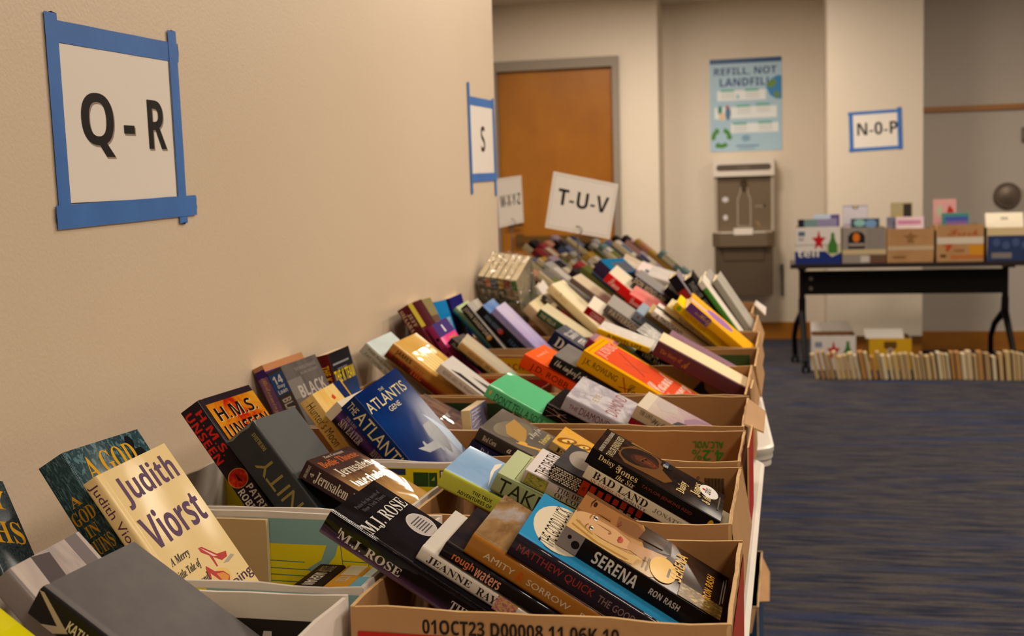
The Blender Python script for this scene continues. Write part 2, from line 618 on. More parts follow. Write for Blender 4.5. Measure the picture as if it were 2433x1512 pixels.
qx = Vector((0, math.cos(0.03), math.sin(0.03)))
qy = Vector((0, math.sin(0.03), -math.cos(0.03)))
SH = '9a8a7c'
taped_sign('large white Q - R sign framed in blue tape on the near wall', (0, 1.336, 1.4195), qx, qy, Vector((1, 0, 0)), 0.2722, 0.199,
           [(-0.024, -0.0125, 0.301, -0.0125, 0.027), (-0.0125, -0.034, -0.0125, 0.226, 0.026), (0.2845, -0.043, 0.2845, 0.236, 0.024), (-0.032, 0.2145, 0.3255, 0.2105, 0.03)],
           [ln('F', 0, 0.004, 1, 0.004, 0.0012, '2a2522'), ln('F', 0.004, 0, 0.004, 1, 0.0012, '2a2522'), ln('F', 0.996, 0, 0.996, 1, 0.0012, '2a2522'), ln('F', 0, 0.996, 1, 0.996, 0.0012, '2a2522'),
            tx('F', 'Q', 0.149, 0.302, 0.427, 0.715, SH, 'sans'), re('F', 0.517, 0.5, 0.617, 0.557, SH), tx('F', 'R', 0.751, 0.312, 0.931, 0.655, SH, 'sans'),
            tx('F', 'Q', 0.14, 0.29, 0.418, 0.703, INK, 'sans'), re('F', 0.508, 0.488, 0.608, 0.545, INK), tx('F', 'R', 0.742, 0.3, 0.922, 0.643, INK, 'sans')])
sx2 = Vector((0, 0.266, 0.009)).normalized()
taped_sign('small white S sign framed in blue tape near the wall end', (0, 3.311, 1.496), sx2, Vector((0, sx2.z, -sx2.y)), Vector((1, 0, 0)), 0.262, 0.193,
           [(-0.012, -0.012, 0.28, -0.012, 0.024), (-0.013, -0.062, -0.013, 0.25, 0.024), (0.272, -0.03, 0.272, 0.262, 0.02), (-0.022, 0.205, 0.29, 0.205, 0.024)],
           [tx('F', 'S', 0.42, 0.29, 0.61, 0.68, INK, 'sans')])
taped_sign('white N-0-P sign framed in blue tape on the pillar', (1.352, 9.6, 1.85), Vector((1, 0, 0.03)).normalized(), Vector((0.03, 0, -1)).normalized(), Vector((0, -1, 0)), 0.34, 0.265,
           [(-0.03, -0.005, 0.355, -0.005, 0.024), (-0.01, -0.01, -0.01, 0.285, 0.03), (0.345, -0.03, 0.345, 0.285, 0.034), (-0.03, 0.27, 0.36, 0.27, 0.026)],
           [tx('F', 'N-0-P', 0.1, 0.26, 0.97, 0.62, INK, 'sans')])

# ------------------------------------------------------------------ poster
M = Matrix(((1, 0, 0, 0.213), (0, 0, -1, 10.748), (0, 1, 0, 2.449), (0, 0, 0, 1)))
root = MB()
PO = plain('a9c8dd', 0.4)
root.box(0, 0.612, -0.798, 0, 0.0, 0.003, PO)
W1 = 'e6ecef'
its = [re('F', 0, 0, 1, 0.05, '2d4f7d'), tx('F', 'REFILL, NOT', 0.06, 0.095, 0.93, 0.185, '1b3a74', 'heavy'), tx('F', 'LANDFILL', 0.14, 0.21, 0.86, 0.295, '1b3a74', 'heavy'),
       po('F', [(0.78, 0.31), (0.84, 0.24), (0.93, 0.2), (1.0, 0.2), (1.0, 0.45), (0.93, 0.45), (0.84, 0.41)], '3f86c2'),
       po('F', [(0.79, 0.28), (0.9, 0.23), (0.93, 0.27), (0.87, 0.33), (0.82, 0.32)], '6f8f3c'), po('F', [(0.88, 0.38), (0.96, 0.37), (0.97, 0.43), (0.92, 0.44)], '6f8f3c'),
       re('F', 0.1, 0.34, 0.78, 0.45, W1), re('F', 0.06, 0.52, 0.93, 0.645, W1), re('F', 0.29, 0.7, 0.95, 0.8, W1),
       el('F', 0.39, 0.41, 0.015, 0.025, '6fb2dc'), el('F', 0.14, 0.55, 0.03, 0.05, '3a8c7a'), el('F', 0.25, 0.585, 0.04, 0.075, '5f7ea3'), el('F', 0.165, 0.62, 0.04, 0.045, 'e2c8a8'), re('F', 0.22, 0.5, 0.26, 0.53, 'c05a4a')]
for gx, gy in ((0.15, 0.33), (0.49, 0.33), (0.37, 0.5), (0.64, 0.49), (0.32, 0.69), (0.67, 0.685)):
    its += [re('F', gx, gy, gx + 0.19, gy + 0.022, '5fae9c')]
    for k in range(3):
        its.append(ln('F', gx + 0.01, gy + 0.045 + 0.022 * k, gx + 0.2, gy + 0.045 + 0.022 * k, 0.004, 'a9b2b6'))
for k in range(3):   # three chasing arrows
    a0 = math.pi / 2 + 2 * math.pi * k / 3
    pts = []
    for i in range(8):
        t = a0 - 0.3 - i * 0.17
        pts.append((0.155 + 0.14 * math.cos(t), 0.85 - 0.11 * math.sin(t)))
    for i in range(8):
        t = a0 - 0.3 - (7 - i) * 0.17
        pts.append((0.155 + 0.085 * math.cos(t), 0.85 - 0.066 * math.sin(t)))
    its.append(po('F', pts, '4f8a34'))
    t = a0 - 0.3 - 7 * 0.17
    its.append(po('F', [(0.155 + 0.165 * math.cos(t), 0.85 - 0.13 * math.sin(t)), (0.155 + 0.06 * math.cos(t), 0.85 - 0.045 * math.sin(t)), (0.155 + 0.125 * math.cos(t - 0.35), 0.85 - 0.1 * math.sin(t - 0.35))], '4f8a34'))
its += [el('F', 0.5, 0.86, 0.06, 0.035, '7fa4c0'), re('F', 0.36, 0.935, 0.68, 0.95, '6f8fae'), re('F', 0.4, 0.965, 0.62, 0.978, '8aa6be')]
draw(root, its, {'F': (Vector((0, 0, 0.003)), Vector((0.612, 0, 0)), Vector((0, -0.798, 0)), Vector((0, 0, 1)))})
o = root.build('poster', merge=False)
o.matrix_world = M
tag(o, 'light blue REFILL, NOT LANDFILL poster above the water fountain', 'poster')

# ------------------------------------------------------------------ bottle filling fountain
STEEL = plain('7a6a58', 0.38, 0, 0.55)
STEELD = plain('5b4c3c', 0.45, 0, 0.4)
LGREY = plain('d8cfc6', 0.4)
ft = empty('drinking_fountain', 'wall-mounted grey bottle-filling fountain below the blue poster', 'drinking fountain', (0.5, 10.747, 0.41))
FX, FY, FZ = 0.5, 10.75, 0.41
def fbox(mb, x0, x1, y0, y1, z0, z1, m):
    mb.box(x0 - FX, x1 - FX, y0 - FY, y1 - FY, z0 - FZ, z1 - FZ, m)
mb = MB()
fbox(mb, 0.262, 0.742, 10.6, 10.75, 0.955, 1.55, STEEL)
fbox(mb, 0.25, 0.275, 10.585, 10.75, 0.955, 1.5, plain('a89c8e', 0.4))
fbox(mb, 0.73, 0.755, 10.585, 10.75, 0.955, 1.5, plain('a89c8e', 0.4))
mb.build('back_panel', ft)
mb = MB()
fbox(mb, 0.245, 0.76, 10.56, 10.75, 1.43, 1.575, LGREY)
pl = {'F': (Vector((0.245 - FX, 10.56 - FY, 1.575 - FZ)), Vector((0.515, 0, 0)), Vector((0, 0, -0.145)), Vector((0, -1, 0)))}
draw(mb, [re('F', 0.1, 0.3, 0.9, 0.68, '5d5248'), el('F', 0.1, 0.49, 0.05, 0.19, '5d5248'), el('F', 0.9, 0.49, 0.05, 0.19, '5d5248'), tx('F', 'FILTERED', 0.4, 0.45, 0.6, 0.55, '8f8478')], pl)
mb.build('top_housing', ft)
mb = MB()
pl = {'F': (Vector((0.275 - FX, 10.6 - FY, 1.43 - FZ)), Vector((0.455, 0, 0)), Vector((0, 0, -0.47)), Vector((0, -1, 0)))}
fbox(mb, 0.275, 0.73, 10.596, 10.6, 1.38, 1.43, STEELD)
cc = 'b9aea2'
b_ = [(0.43, 0.3), (0.43, 0.24), (0.45, 0.2), (0.55, 0.2), (0.57, 0.24), (0.57, 0.3), (0.62, 0.42), (0.62, 0.92), (0.38, 0.92), (0.38, 0.42), (0.43, 0.3)]
draw(mb, [ln('F', b_[i][0], b_[i][1], b_[i + 1][0], b_[i + 1][1], 0.006, cc) for i in range(len(b_) - 1)] + [el('F', 0.15, 0.42, 0.06, 0.05, 'c9c4c8'), el('F', 0.15, 0.75, 0.045, 0.05, 'c9c4c8'), re('F', 0.7, 0.54, 0.86, 0.57, '8d8276'), el('F', 0.88, 0.55, 0.025, 0.03, '3d362f')], pl)
mb.build('front_decal', ft)
mb = MB()
mb.tube([(0, -0.13, 0.985), (0, -0.17, 0.96)], 0.025, STEELD, 12)
mb.tube([(0, -0.17, 0.965), (0, -0.17, 0.9)], [0.03, 0.012], STEELD, 12)
mb.build('bottle_nozzle', ft)
# basin
mb = MB()
prof = [(-0.265, 0), (-0.265, -0.24), (-0.2, -0.33), (0.2, -0.33), (0.262, -0.24), (0.262, 0)]
mb.prism(prof, 0.42, 0.535, lambda a, b, c: Vector((a, b, c)), STEEL)
mb.prism([(p[0] * 0.85, p[1] * 0.85) for p in prof], 0.30, 0.42, lambda a, b, c: Vector((a, b, c)), STEELD)
mb.build('basin', ft)
mb = MB()
mb.prism([(p[0] * 0.9, p[1] * 0.95 - 0.005) for p in prof], 0.535, 0.545, lambda a, b, c: Vector((a, b, c)), plain('e8e2da', 0.2, 0, 0.3))
mb.box(-0.08, 0.08, -0.335, -0.2, 0.52, 0.575, LGREY)
mb.build('basin_rim', ft)
mb = MB()
mb.tube([(0.13, -0.12, 0.54), (0.13, -0.14, 0.6), (0.11, -0.16, 0.625)], 0.014, plain('c9a878', 0.2, 0, 0.8), 10)
mb.tube([(0.15, -0.11, 0.54), (0.15, -0.11, 0.57)], 0.02, STEELD, 10)
mb.build('bubbler', ft)
mb = MB()
mb.box(-0.243, 0.243, -0.27, 0, 0.0, 0.42, STEELD)
mb.build('lower_cabinet', ft)
mb = MB()
mb.box(0.812, 0.83, 10.72, 10.75, 0.385, 0.66, plain('3a322b', 0.5))
tag(mb.build('cable_cover'), 'thin dark vertical strip on the wall right of the fountain', 'cable cover')
# round grey disc and thermostat on the rear wall
mb = MB()
R = lambda r, y: [Vector((2.52 + r * math.cos(t), y, 1.203 + r * math.sin(t))) for t in [2 * math.pi * k / 32 for k in range(32)]]
rings = [R(0.1, 9.93), R(0.1, 9.9), R(0.088, 9.885), R(0.075, 9.885), R(0.07, 9.878), R(0.02, 9.872)]
G1 = plain('6c5f55', 0.35, 0, 0.6)
for a, b in zip(rings, rings[1:]):
    for k in range(32):
        mb.face([a[k], a[(k + 1) % 32], b[(k + 1) % 32], b[k]], G1, True)
mb.face(rings[-1], G1)
tag(mb.build('wall_vent'), 'round grey metal disc on the rear wall right of the pillar', 'wall disc')
mb = MB()
mb.box(2.62, 2.7, 9.9, 9.93, 1.61, 1.72, plain('6d6259', 0.5))
mb.box(2.63, 2.69, 9.895, 9.9, 1.64, 1.7, plain('8d8278', 0.5))
tag(mb.build('thermostat'), 'small grey thermostat at the right edge below the wooden rail', 'thermostat')

# ------------------------------------------------------------------ tables
WPL = noisy('white_plastic', 'd9d2c8', 'e2dbd1', 8.0, 0.4, bump=0.06, bscale=300)
def folding_table(label, cx, cy, w, l, ang):
    M = Matrix.Translation((cx, cy, 0)) @ Matrix.Rotation(ang, 4, 'Z')
    root = empty('folding_table', label, 'table', M=M, group='white folding tables along the wall')
    mb = MB()
    def outline(dw):
        o, r = [], 0.05
        for sx, sy, a0 in ((1, 1, 0), (-1, 1, 90), (-1, -1, 180), (1, -1, 270)):
            for k in range(6):
                a = math.radians(a0 + 18 * k)
                o.append(((w / 2 - r) * sx + (r + dw) * math.cos(a), (l / 2 - r) * sy + (r + dw) * math.sin(a)))
        return o
    lv = [(-0.006, 0.737), (0.0, 0.733), (0.0, 0.724), (-0.002, 0.721), (-0.002, 0.712), (-0.005, 0.708), (-0.005, 0.698), (-0.02, 0.694)]
    rg = [[Vector((x, y, z)) for x, y in outline(d)] for d, z in lv]
    mb.face(rg[0], WPL)
    mb.face(rg[-1][::-1], WPL)
    for a, b in zip(rg, rg[1:]):
        for k in range(len(a)):
            j = (k + 1) % len(a)
            mb.face([b[k], b[j], a[j], a[k]], WPL, True)
    mb.build('tabletop', root)
    MET = plain('8f8a84', 0.35, 0, 0.7)
    for s in (-1, 1):
        for q in (-1, 1):
            lb = MB()
            lb.tube([(q * 0.28, s * (l / 2 - 0.35), 0.694), (q * 0.3, s * (l / 2 - 0.25), 0.0)], 0.014, MET, 10)
            lb.build('leg', root)
        lb = MB()
        lb.tube([(-0.29, s * (l / 2 - 0.3), 0.35), (0.29, s * (l / 2 - 0.3), 0.35)], 0.011, MET, 8)
        lb.build('cross_bar', root)
    return root
folding_table('nearest white plastic folding table holding the first rows of boxes', 0.43, 1.285, 0.8, 1.83, 0)
folding_table('second white plastic folding table, its corner showing past the boxes', 0.43, 3.2, 0.725, 1.88, math.radians(3.4))
folding_table('farthest white folding table hidden under the distant book pile', 0.12, 5.2, 0.84, 1.8, 0)
# dark flip-top table by the pillar
BLK = plain('070708', 0.5)
TOPM = plain('2b2224', 0.35)
root = empty('flip_top_table', 'black flip-top table on casters in front of the pillar', 'table', (1.66, 8.9, 0))
TX, TY = 1.66, 8.9
mb = MB()
mb.box(0.885 - TX, 2.5 - TX, 8.55 - TY, 9.2 - TY, 0.735, 0.765, TOPM)
mb.build('tabletop', root)
mb = MB()
mb.box(0.965 - TX, 2.34 - TX, 8.86 - TY, 8.885 - TY, 0.53, 0.7, BLK)
mb.build('modesty_beam', root)
mb = MB()
for z in (0.575, 0.645):
    mb.tube([(1.03 - TX, 8.86 - TY, z), (1.03 - TX, 8.852 - TY, z)], 0.014, plain('8c8580', 0.4), 12)
mb.build('bolt', root)
for lx, sg in ((0.968, -1), (2.345, 1)):
    lb = MB()
    X = lx - TX
    lb.tube([(X, -0.0, 0.735), (X, 0, 0.42), (X, -0.0, 0.4)], 0.022, BLK, 10)
    lb.box(X - 0.03, X + 0.03, -0.2, 0.2, 0.715, 0.735, BLK)
    lb.tube([(X, 0, 0.5), (X, 0, 0.4), (X + 0.012, -0.2, 0.2), (X + 0.02, -0.29, 0.07)], [0.026, 0.026, 0.021, 0.019], BLK, 10)
    lb.tube([(X, 0, 0.5), (X, 0.02, 0.4), (X - 0.04 * 1, 0.17, 0.3), (X - 0.055, 0.24, 0.2), (X - 0.05, 0.27, 0.07)], [0.026, 0.026, 0.021, 0.019, 0.019], BLK, 10)
    lg = lb.build('leg', root)
    for px, py in ((X + 0.02, -0.29), (X - 0.05, 0.27)):
        cb = MB()
        for q in (-0.018, 0.018):
            cb.tube([(px + q - 0.009, py, 0.035), (px + q + 0.009, py, 0.035)], 0.035, BLK, 16)
        cb.tube([(px, py, 0.035), (px, py, 0.075)], 0.014, BLK, 8)
        cb.build('caster', lg)

# ------------------------------------------------------------------ cardboard boxes of books
KRAFT = noisy('kraft_board', 'a47a4e', 'b58a5a', 5.0, 0.75, (1, 1, 1), bump=0.08, bscale=120)
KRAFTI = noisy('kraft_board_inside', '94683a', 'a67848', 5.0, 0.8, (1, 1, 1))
KRAFTE = noisy('kraft_cut_edge', 'c79f6a', 'd8b27c', 60.0, 0.8, (1, 1, 1))
WHB = noisy('white_board', 'd8cfc6', 'e4dbd2', 6.0, 0.6)
CT = 0.004
def carton(label, x0, x1, y0, y1, zt, out=None, inn=None, rim=None, items=(), z0=0.7372, group='cardboard boxes on the white tables', flaps=(), tops=None, seed=1, panels=(), loc=None):
    """open tray; walls f(ront) b(ack) l(eft) r(ight).  items use planes Xo / Xi (outer / inner face of wall X)"""
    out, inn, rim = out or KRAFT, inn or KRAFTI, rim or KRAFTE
    ox, oy = (x0 + x1) / 2, (y0 + y1) / 2
    root = empty('cardboard_box', label, 'box', (ox, oy, z0), group)
    a0, a1, b0, b1, h = x0 - ox, x1 - ox, y0 - oy, y1 - oy, zt - z0
    tops = tops or {}
    rnd = random.Random(seed)
    mb = MB()
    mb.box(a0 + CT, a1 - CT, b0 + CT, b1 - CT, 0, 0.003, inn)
    def wall(P0, P1, n, hh):
        """P0->P1 along the bottom outer edge, n inward"""
        k = 10
        d = P1 - P0
        zs = [hh + rnd.uniform(-0.0015, 0.0015) for _ in range(k + 1)]
        ws = [rnd.uniform(-0.0006, 0.0006) for _ in range(k + 1)]
        T = n * CT
        for i in range(k):
            A, B = P0 + d * (i / k), P0 + d * ((i + 1) / k)
            za, zb = Vector((0, 0, zs[i])), Vector((0, 0, zs[i + 1]))
            wa, wb = n * ws[i], n * ws[i + 1]
            mb.face([A, B, B + zb + wb, A + za + wa], out)
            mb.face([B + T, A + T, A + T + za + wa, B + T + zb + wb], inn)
            mb.face([A + za + wa, B + zb + wb, B + zb + wb + T, A + za + wa + T], rim)
            if i == 0:
                mb.face([A, A + za, A + za + T, A + T], rim)
            if i == k - 1:
                mb.face([B, B + zb, B + zb + T, B + T], rim)
    V = Vector
    wall(V((a0, b0, 0)), V((a1, b0, 0)), V((0, 1, 0)), tops.get('f', zt) - z0)
    wall(V((a1, b1, 0)), V((a0, b1, 0)), V((0, -1, 0)), tops.get('b', zt) - z0)
    wall(V((a0, b1, 0)), V((a0, b0, 0)), V((1, 0, 0)), tops.get('l', zt) - z0)
    wall(V((a1, b0, 0)), V((a1, b1, 0)), V((-1, 0, 0)), tops.get('r', zt) - z0)
    w, d = a1 - a0, b1 - b0
    pl = {'fo': (V((a0, b0 - .0007, h)), V((w, 0, 0)), V((0, 0, -h)), V((0, -1, 0))), 'bi': (V((a0, b1 - CT - .0006, h)), V((w, 0, 0)), V((0, 0, -h)), V((0, -1, 0))),
          'ro': (V((a1 + .0007, b0, h)), V((0, d, 0)), V((0, 0, -h)), V((1, 0, 0))), 'ri': (V((a1 - CT - .0006, b1, h)), V((0, -d, 0)), V((0, 0, -h)), V((-1, 0, 0))),
          'li': (V((a0 + CT + .0006, b0, h)), V((0, d, 0)), V((0, 0, -h)), V((1, 0, 0)))}
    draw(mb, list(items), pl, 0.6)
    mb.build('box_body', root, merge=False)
    for fl in flaps:                       # (list of 4 world points, thickness dir, material)
        fb = MB()
        P = [V(p) - V((ox, oy, z0)) for p in fl[0]]
        t = V(fl[1])
        m = fl[2] if len(fl) > 2 else KRAFT
        fb.face(P, m)
        fb.face([p + t for p in P[::-1]], m)
        n_ = len(P)
        for i in range(n_):
            j = (i + 1) % n_
            fb.face([P[i], P[i] + t, P[j] + t, P[j]], KRAFTE)
        fb.build('flap', root)
    return root
K3 = '241a14'
rnd = random.Random(9)
def dotprint(pl, body, x0, y0, x1, y1, col):
    return [tx(pl, body, x0, y0, x1, y1, col, 'heavy')]
# L column, wall side
BXS = {}
carton('white box at the bottom left holding the big grey book', .15, .478, .66, 1.012, .85, WHB, WHB, WHB,
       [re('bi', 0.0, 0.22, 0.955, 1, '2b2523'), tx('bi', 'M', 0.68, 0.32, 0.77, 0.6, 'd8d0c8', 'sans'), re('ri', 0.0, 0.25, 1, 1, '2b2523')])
TEAL, YEL, YG = '86aeb0', 'ead61a', '4d7f7a'
carton('white-rimmed box with teal and yellow printed inner panel', .13, .484, 1.034, 1.30, .85, WHB, WHB, WHB,
       [re('bi', 0.0, 0.08, 0.27, 0.33, YEL), re('bi', 0.27, 0.07, 1, 0.34, TEAL), re('bi', 0.0, 0.34, 1, 1, YEL),
        po('bi', [(0.6, .34), (0.64, .34), (0.63, .45), (0.6, .56), (0.55, .66), (0.53, .6), (0.58, .5)], TEAL), po('bi', [(0.76, .34), (.9, .34), (.9, .46), (0.76, .46)], TEAL),
        ln('bi', 0.65, .34, 0.665, .9, .001, YG), ln('bi', 0.75, .34, 0.74, .9, .001, YG), ln('bi', .655, .5, .745, .51, .001, YG), ln('bi', .38, .52, .52, .53, .001, YG), ln('bi', .38, .6, .54, .61, .001, YG), ln('bi', .38, .67, .55, .68, .001, YG), ln('bi', .38, .74, .55, .745, .001, YG),
        re('ri', 0, .2, 1, 1, YEL), re('fo', 0, .06, .55, .2, YEL), re('fo', .55, .06, 1, .2, TEAL)])
carton('white-rimmed box with yellow inner panel showing a barcode', .07, .437, 1.312, 1.584, .85, WHB, WHB, WHB,
       [re('bi', 0.0, 0.07, .985, 1, 'e0cc18'), re('bi', 0.55, 0.08, 0.76, 0.16, '27345e'), re('bi', .79, .12, .885, .3, '2f4a1c'), re('bi', .85, .12, .853, .3, '6f8f3c'), po('bi', [(.86, .22), (.875, .17), (.875, .22)], '9fb04a'), re('bi', .895, .09, .975, .38, '22306a'), re('bi', .9, .105, .97, .365, 'e4dccb')]
       + [re('bi', .906 + .0047 * k, .12, .906 + .0047 * k + (.0022 if k % 3 else .0034), .32, '1b1b2a') for k in range(12)] + [tx('bi', '0 80 6', .905, .33, .965, .36, '1b1b2a'), tx('bi', '0-GN', .92, .4, .98, .46, '2a2a1a', 'sans')])
carton('hidden brown box under the blue paperback', .06, .44, 1.59, 1.83, .85, out=WHB, rim=WHB)
carton('brown box with dark green inner panel behind the blue paperback', .04, .412, 1.834, 2.16, .85,
       items=[re('bi', 0.3, 0.1, 1, 1, '243b20'), el('bi', .9, .75, .05, .2, '8a6a34'), el('bi', .9, .75, .035, .14, '3a4a24')])
carton('brown box with red printed inside behind the silver jacket', .03, .405, 2.17, 2.455, .85,
       items=[re('bi', .3, 0.08, 1, 1, 'a8211c'), re('ri', 0, .06, 1, 1, 'a8211c')] + [tx('bi', w_, .4 + .19 * k, .25, .5 + .19 * k, .5, 'd8b8a8', 'sans') for k, w_ in enumerate(('FRESH', 'CRISP', 'COLD'))])
carton('brown box with yellow inside by the pink paperback', .03, .40, 2.468, 2.79, .85, items=[re('bi', .2, .06, 1, .5, 'd8a010'), tx('bi', 'PACKED DAILY', .45, .18, .9, .32, '7a4a10', 'sans')])
carton('plain brown box in front of the lavender-jacketed book', .02, .39, 2.92, 3.185, .85)
carton('brown box by the wall end under the plastic-wrapped set', .02, .39, 3.197, 3.55, .85)
# R column, aisle side
carton('nearest kraft box with printed date code and red band', .49, .826, .985, 1.24, .85,
       items=[re('fo', 0.02, .2, .86, 1, 'b3211c')] + dotprint('fo', '01OCT23 D00008 11 06K 10', .2, .075, .72, .19, K3) + [tx('fo', 'MUST BE KEPT DRY AND REFRIGERATED', .04, .24, .3, .29, '5a1512', 'sans'), re('ro', 0, .1, 1, 1, 'a93a2a')])
carton('kraft box with a barcode on its inner back wall', .445, .812, 1.303, 1.592, .85,
       items=[re('bi', .868 + .0042 * k, .12, .868 + .0042 * k + (.0018 if k % 3 else .003), .36, '2a1c12') for k in range(17)] + [tx('bi', '0', .84, .1, .85, .14, '2a1c12'), re('ro', 0, .1, 1, 1, '3a3f52')],
       flaps=[([(.808, 1.307, .85), (.808, 1.59, .85), (.822, 1.59, .775), (.822, 1.297, .775)], (.003, 0, .001))])
carton('kraft box with upside-down green 4.2% ALC./VOL. print inside', .458, .81, 1.602, 1.822, .856,
       items=[tx('bi', 'ALC./VOL.', .77, .13, .905, .22, '2f7a1c', 'sans', 180), tx('bi', '4.2%', .77, .24, .905, .38, '2f7a1c', 'sans', 180), re('bi', .64, .4, .74, .46, '2f7a1c'), re('ro', 0.05, .04, .95, .58, 'c41a14'), el('ro', .5, .5, .4, .2, 'c41a14'), re('ro', .1, .7, .9, 1, 'c41a14')], tops={'l': .8},
       flaps=[([(.806, 1.606, .856), (.806, 1.82, .856), (.815, 1.82, .80), (.815, 1.606, .80)], (.003, 0, .001)), ([(.818, 1.63, .87), (.818, 1.83, .865), (.818, 1.83, .742), (.818, 1.63, .742)], (.0025, 0, 0), plain('b8231b', 0.5))])
carton('kraft box with torn rim and flap folded out over the table corner', .458, .806, 1.834, 2.12, .86,
       flaps=[([(.806, 1.86, .858), (.806, 2.06, .865), (.835, 2.05, .845), (.835, 1.88, .842)], (0, 0, .003))], tops={'b': .862, 'l': .80}, seed=5)
carton('kraft box with a black arrow print inside its back wall', .43, .80, 2.15, 2.535, .86,
       items=[po('bi', [(.66, .42), (.725, .22), (.73, .4), (.76, .48), (.66, .48)], K3), re('ri', .0, .0, .9, .5, '8a5a2c')],
       flaps=[([(.796, 2.2, .86), (.796, 2.53, .862), (.812, 2.5, .80), (.81, 2.2, .79)], (.003, 0, .001)), ([(.806, 2.16, .87), (.806, 2.3, .865), (.812, 2.3, .742), (.812, 2.16, .742)], (.003, 0, 0))], seed=7, tops={'l': .80})
carton('kraft box with an olive green inner panel by the maroon-spined book', .43, .806, 2.548, 2.865, .857, items=[re('bi', .4, .12, .94, 1, '3f5126')],
       flaps=[([(.802, 2.56, .857), (.802, 2.86, .86), (.815, 2.84, .80), (.814, 2.56, .79)], (.003, 0, .001))], seed=3, tops={'l': .80})
carton('kraft box with a torn blue inner panel', .42, .80, 2.88, 3.22, .858, items=[po('bi', [(.3, .3), (.5, .34), (.62, .28), (.8, .33), (.95, .3), (.95, 1), (.3, 1)], '1f3f6d')],
       flaps=[([(.796, 2.89, .858), (.796, 3.21, .86), (.808, 3.19, .80), (.807, 2.89, .80)], (.003, 0, .001))], seed=4, tops={'l': .80})
carton('kraft box with green inside next to the yellow and purple book', .40, .785, 3.235, 3.68, .86, items=[re('bi', .5, .16, .94, 1, '35502a')], seed=6, tops={'l': .80},
       flaps=[([(.781, 3.3, .86), (.781, 3.66, .86), (.8, 3.64, .81), (.8, 3.3, .81)], (.003, 0, .001))])
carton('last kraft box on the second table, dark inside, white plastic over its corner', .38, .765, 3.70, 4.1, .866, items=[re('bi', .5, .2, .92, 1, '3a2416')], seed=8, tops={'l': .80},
       flaps=[([(.766, 3.95, .868), (.766, 4.12, .868), (.80, 4.1, .845), (.80, 3.98, .83)], (0, 0, .004), plain('e6dcd6', 0.25))])
# carton on the floor beside the near table
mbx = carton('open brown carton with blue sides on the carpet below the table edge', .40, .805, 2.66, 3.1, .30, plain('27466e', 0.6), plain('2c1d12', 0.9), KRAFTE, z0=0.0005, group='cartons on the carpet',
       flaps=[([(.801, 2.7, .298), (.801, 3.06, .298), (.822, 2.95, .29), (.824, 2.76, .28)], (.003, 0, .002), KRAFT), ([(.5, 2.66, .298), (.8, 2.66, .298), (.79, 2.63, .25), (.5, 2.63, .25)], (0, -.003, .001), KRAFT)])

# ------------------------------------------------------------------ the books in the boxes
S_, Fm = 'S', 'F'
GOLD, SILV = 'd9a52a', 'c9c9cf'
ST = {}
def st(key, label, kind, front, spine, items=(), plastic=0, back=None, edge=None, group=None):
    ST[key] = (label, kind, front, spine, list(items), plastic, back, edge, group)
C = lambda h, r=0.4, p=1: plain(h, r, p)
CL = lambda h: noisy('cloth_' + h, h, h, 30, 0.75, bump=0.25, bscale=900, bdist=0.0006)
st('kath', 'large plain grey hardcover with a white V on its black spine, bottom left', 'bare', noisy('grey_cloth', '4f4a4c', '5a5556', 40, 0.6, bump=0.15, bscale=1200, bdist=.0004), plain('191517', 0.45),
   [po('S', [(.0, .1), (.02, .06), (.17, .66), (.13, .72)], 'b9aa9c'), po('S', [(.17, .66), (.12, .95), (.06, .95), (.13, .64)], 'b9aa9c'), tx('S', 'KATH', .17, .2, .45, .6, 'd8ccc0', 'sans')], edge=plain('3f3a3b', .6))
st('grayA', 'crumpled light grey jacketed hardcover with dark streaks behind the plain grey book', 'hc', art(['8d8486', 'b5a9a6', 'c4b8b2', '9a9092'], 2.2, (1, .6), .4, 1), C('8b8386'),
   [po('F', [(.3, .0), (.52, .02), (.3, .9), (.12, .9)], '5b5356'), po('F', [(.62, .45), (.95, .5), (.7, .62)], '4b4447'), re('F', .78, .0, .95, .38, '7c7476'), el('F', .74, .46, .05, .03, '3a3436')], 1)
st('marble_left', 'dark marbled blue hardcover with gold letters cut by the left edge', 'hc', art(['1a2227', '3d4a50', '222a2f', '66757a'], 20, (1, 1), .35, 1, detail=9), C('2a3237'),
   [tx('F', 'Y', .5, .12, .9, .32, 'd9a22a', 'serif'), tx('F', 'HS', .35, .45, .95, .68, 'd9a22a', 'serif')], 1)
st('yellow_corner', 'bright yellow book cut off by the bottom left corner', 'pb', C('d8cf14'), C('d8cf14'), [po('F', [(.3, .3), (.5, .3), (.45, .8), (.3, .7)], '4a4a10'), po('F', [(.6, .4), (.7, .35), (.72, .9), (.62, .9)], '4a4a10')], 1)
MAR = art(['142126', '35505a', '1f363e', '5f828c', '223a44'], 22, (1, 1), .35, 1, detail=10)
st('ruins', 'blue-green marbled hardcover with gold capitals leaning on the wall', 'hc', MAR, MAR,
   [tx('F', 'A GOD', .22, .1, .86, .27, 'd9a52a', 'serif'), tx('F', 'IN RUINS', .15, .32, .92, .48, 'd9a52a', 'serif'), el('F', .8, .05, .05, .035, '15191d'), po('F', [(.72, .14), (.76, .09), (.9, .09), (.97, .16), (.95, .2), (.72, .2)], '15191d'),
    tx('S', 'A', .36, .25, .42, .75, 'd9a52a', 'serif', 270), tx('S', 'GOD', .44, .08, .53, .92, 'd9a52a', 'serif', 270), tx('S', 'IN', .55, .25, .62, .75, 'd9a52a', 'serif', 270), tx('S', 'RUINS', .64, .05, .73, .95, 'd9a52a', 'serif', 270)], 1)
CR = C('e9cf98')
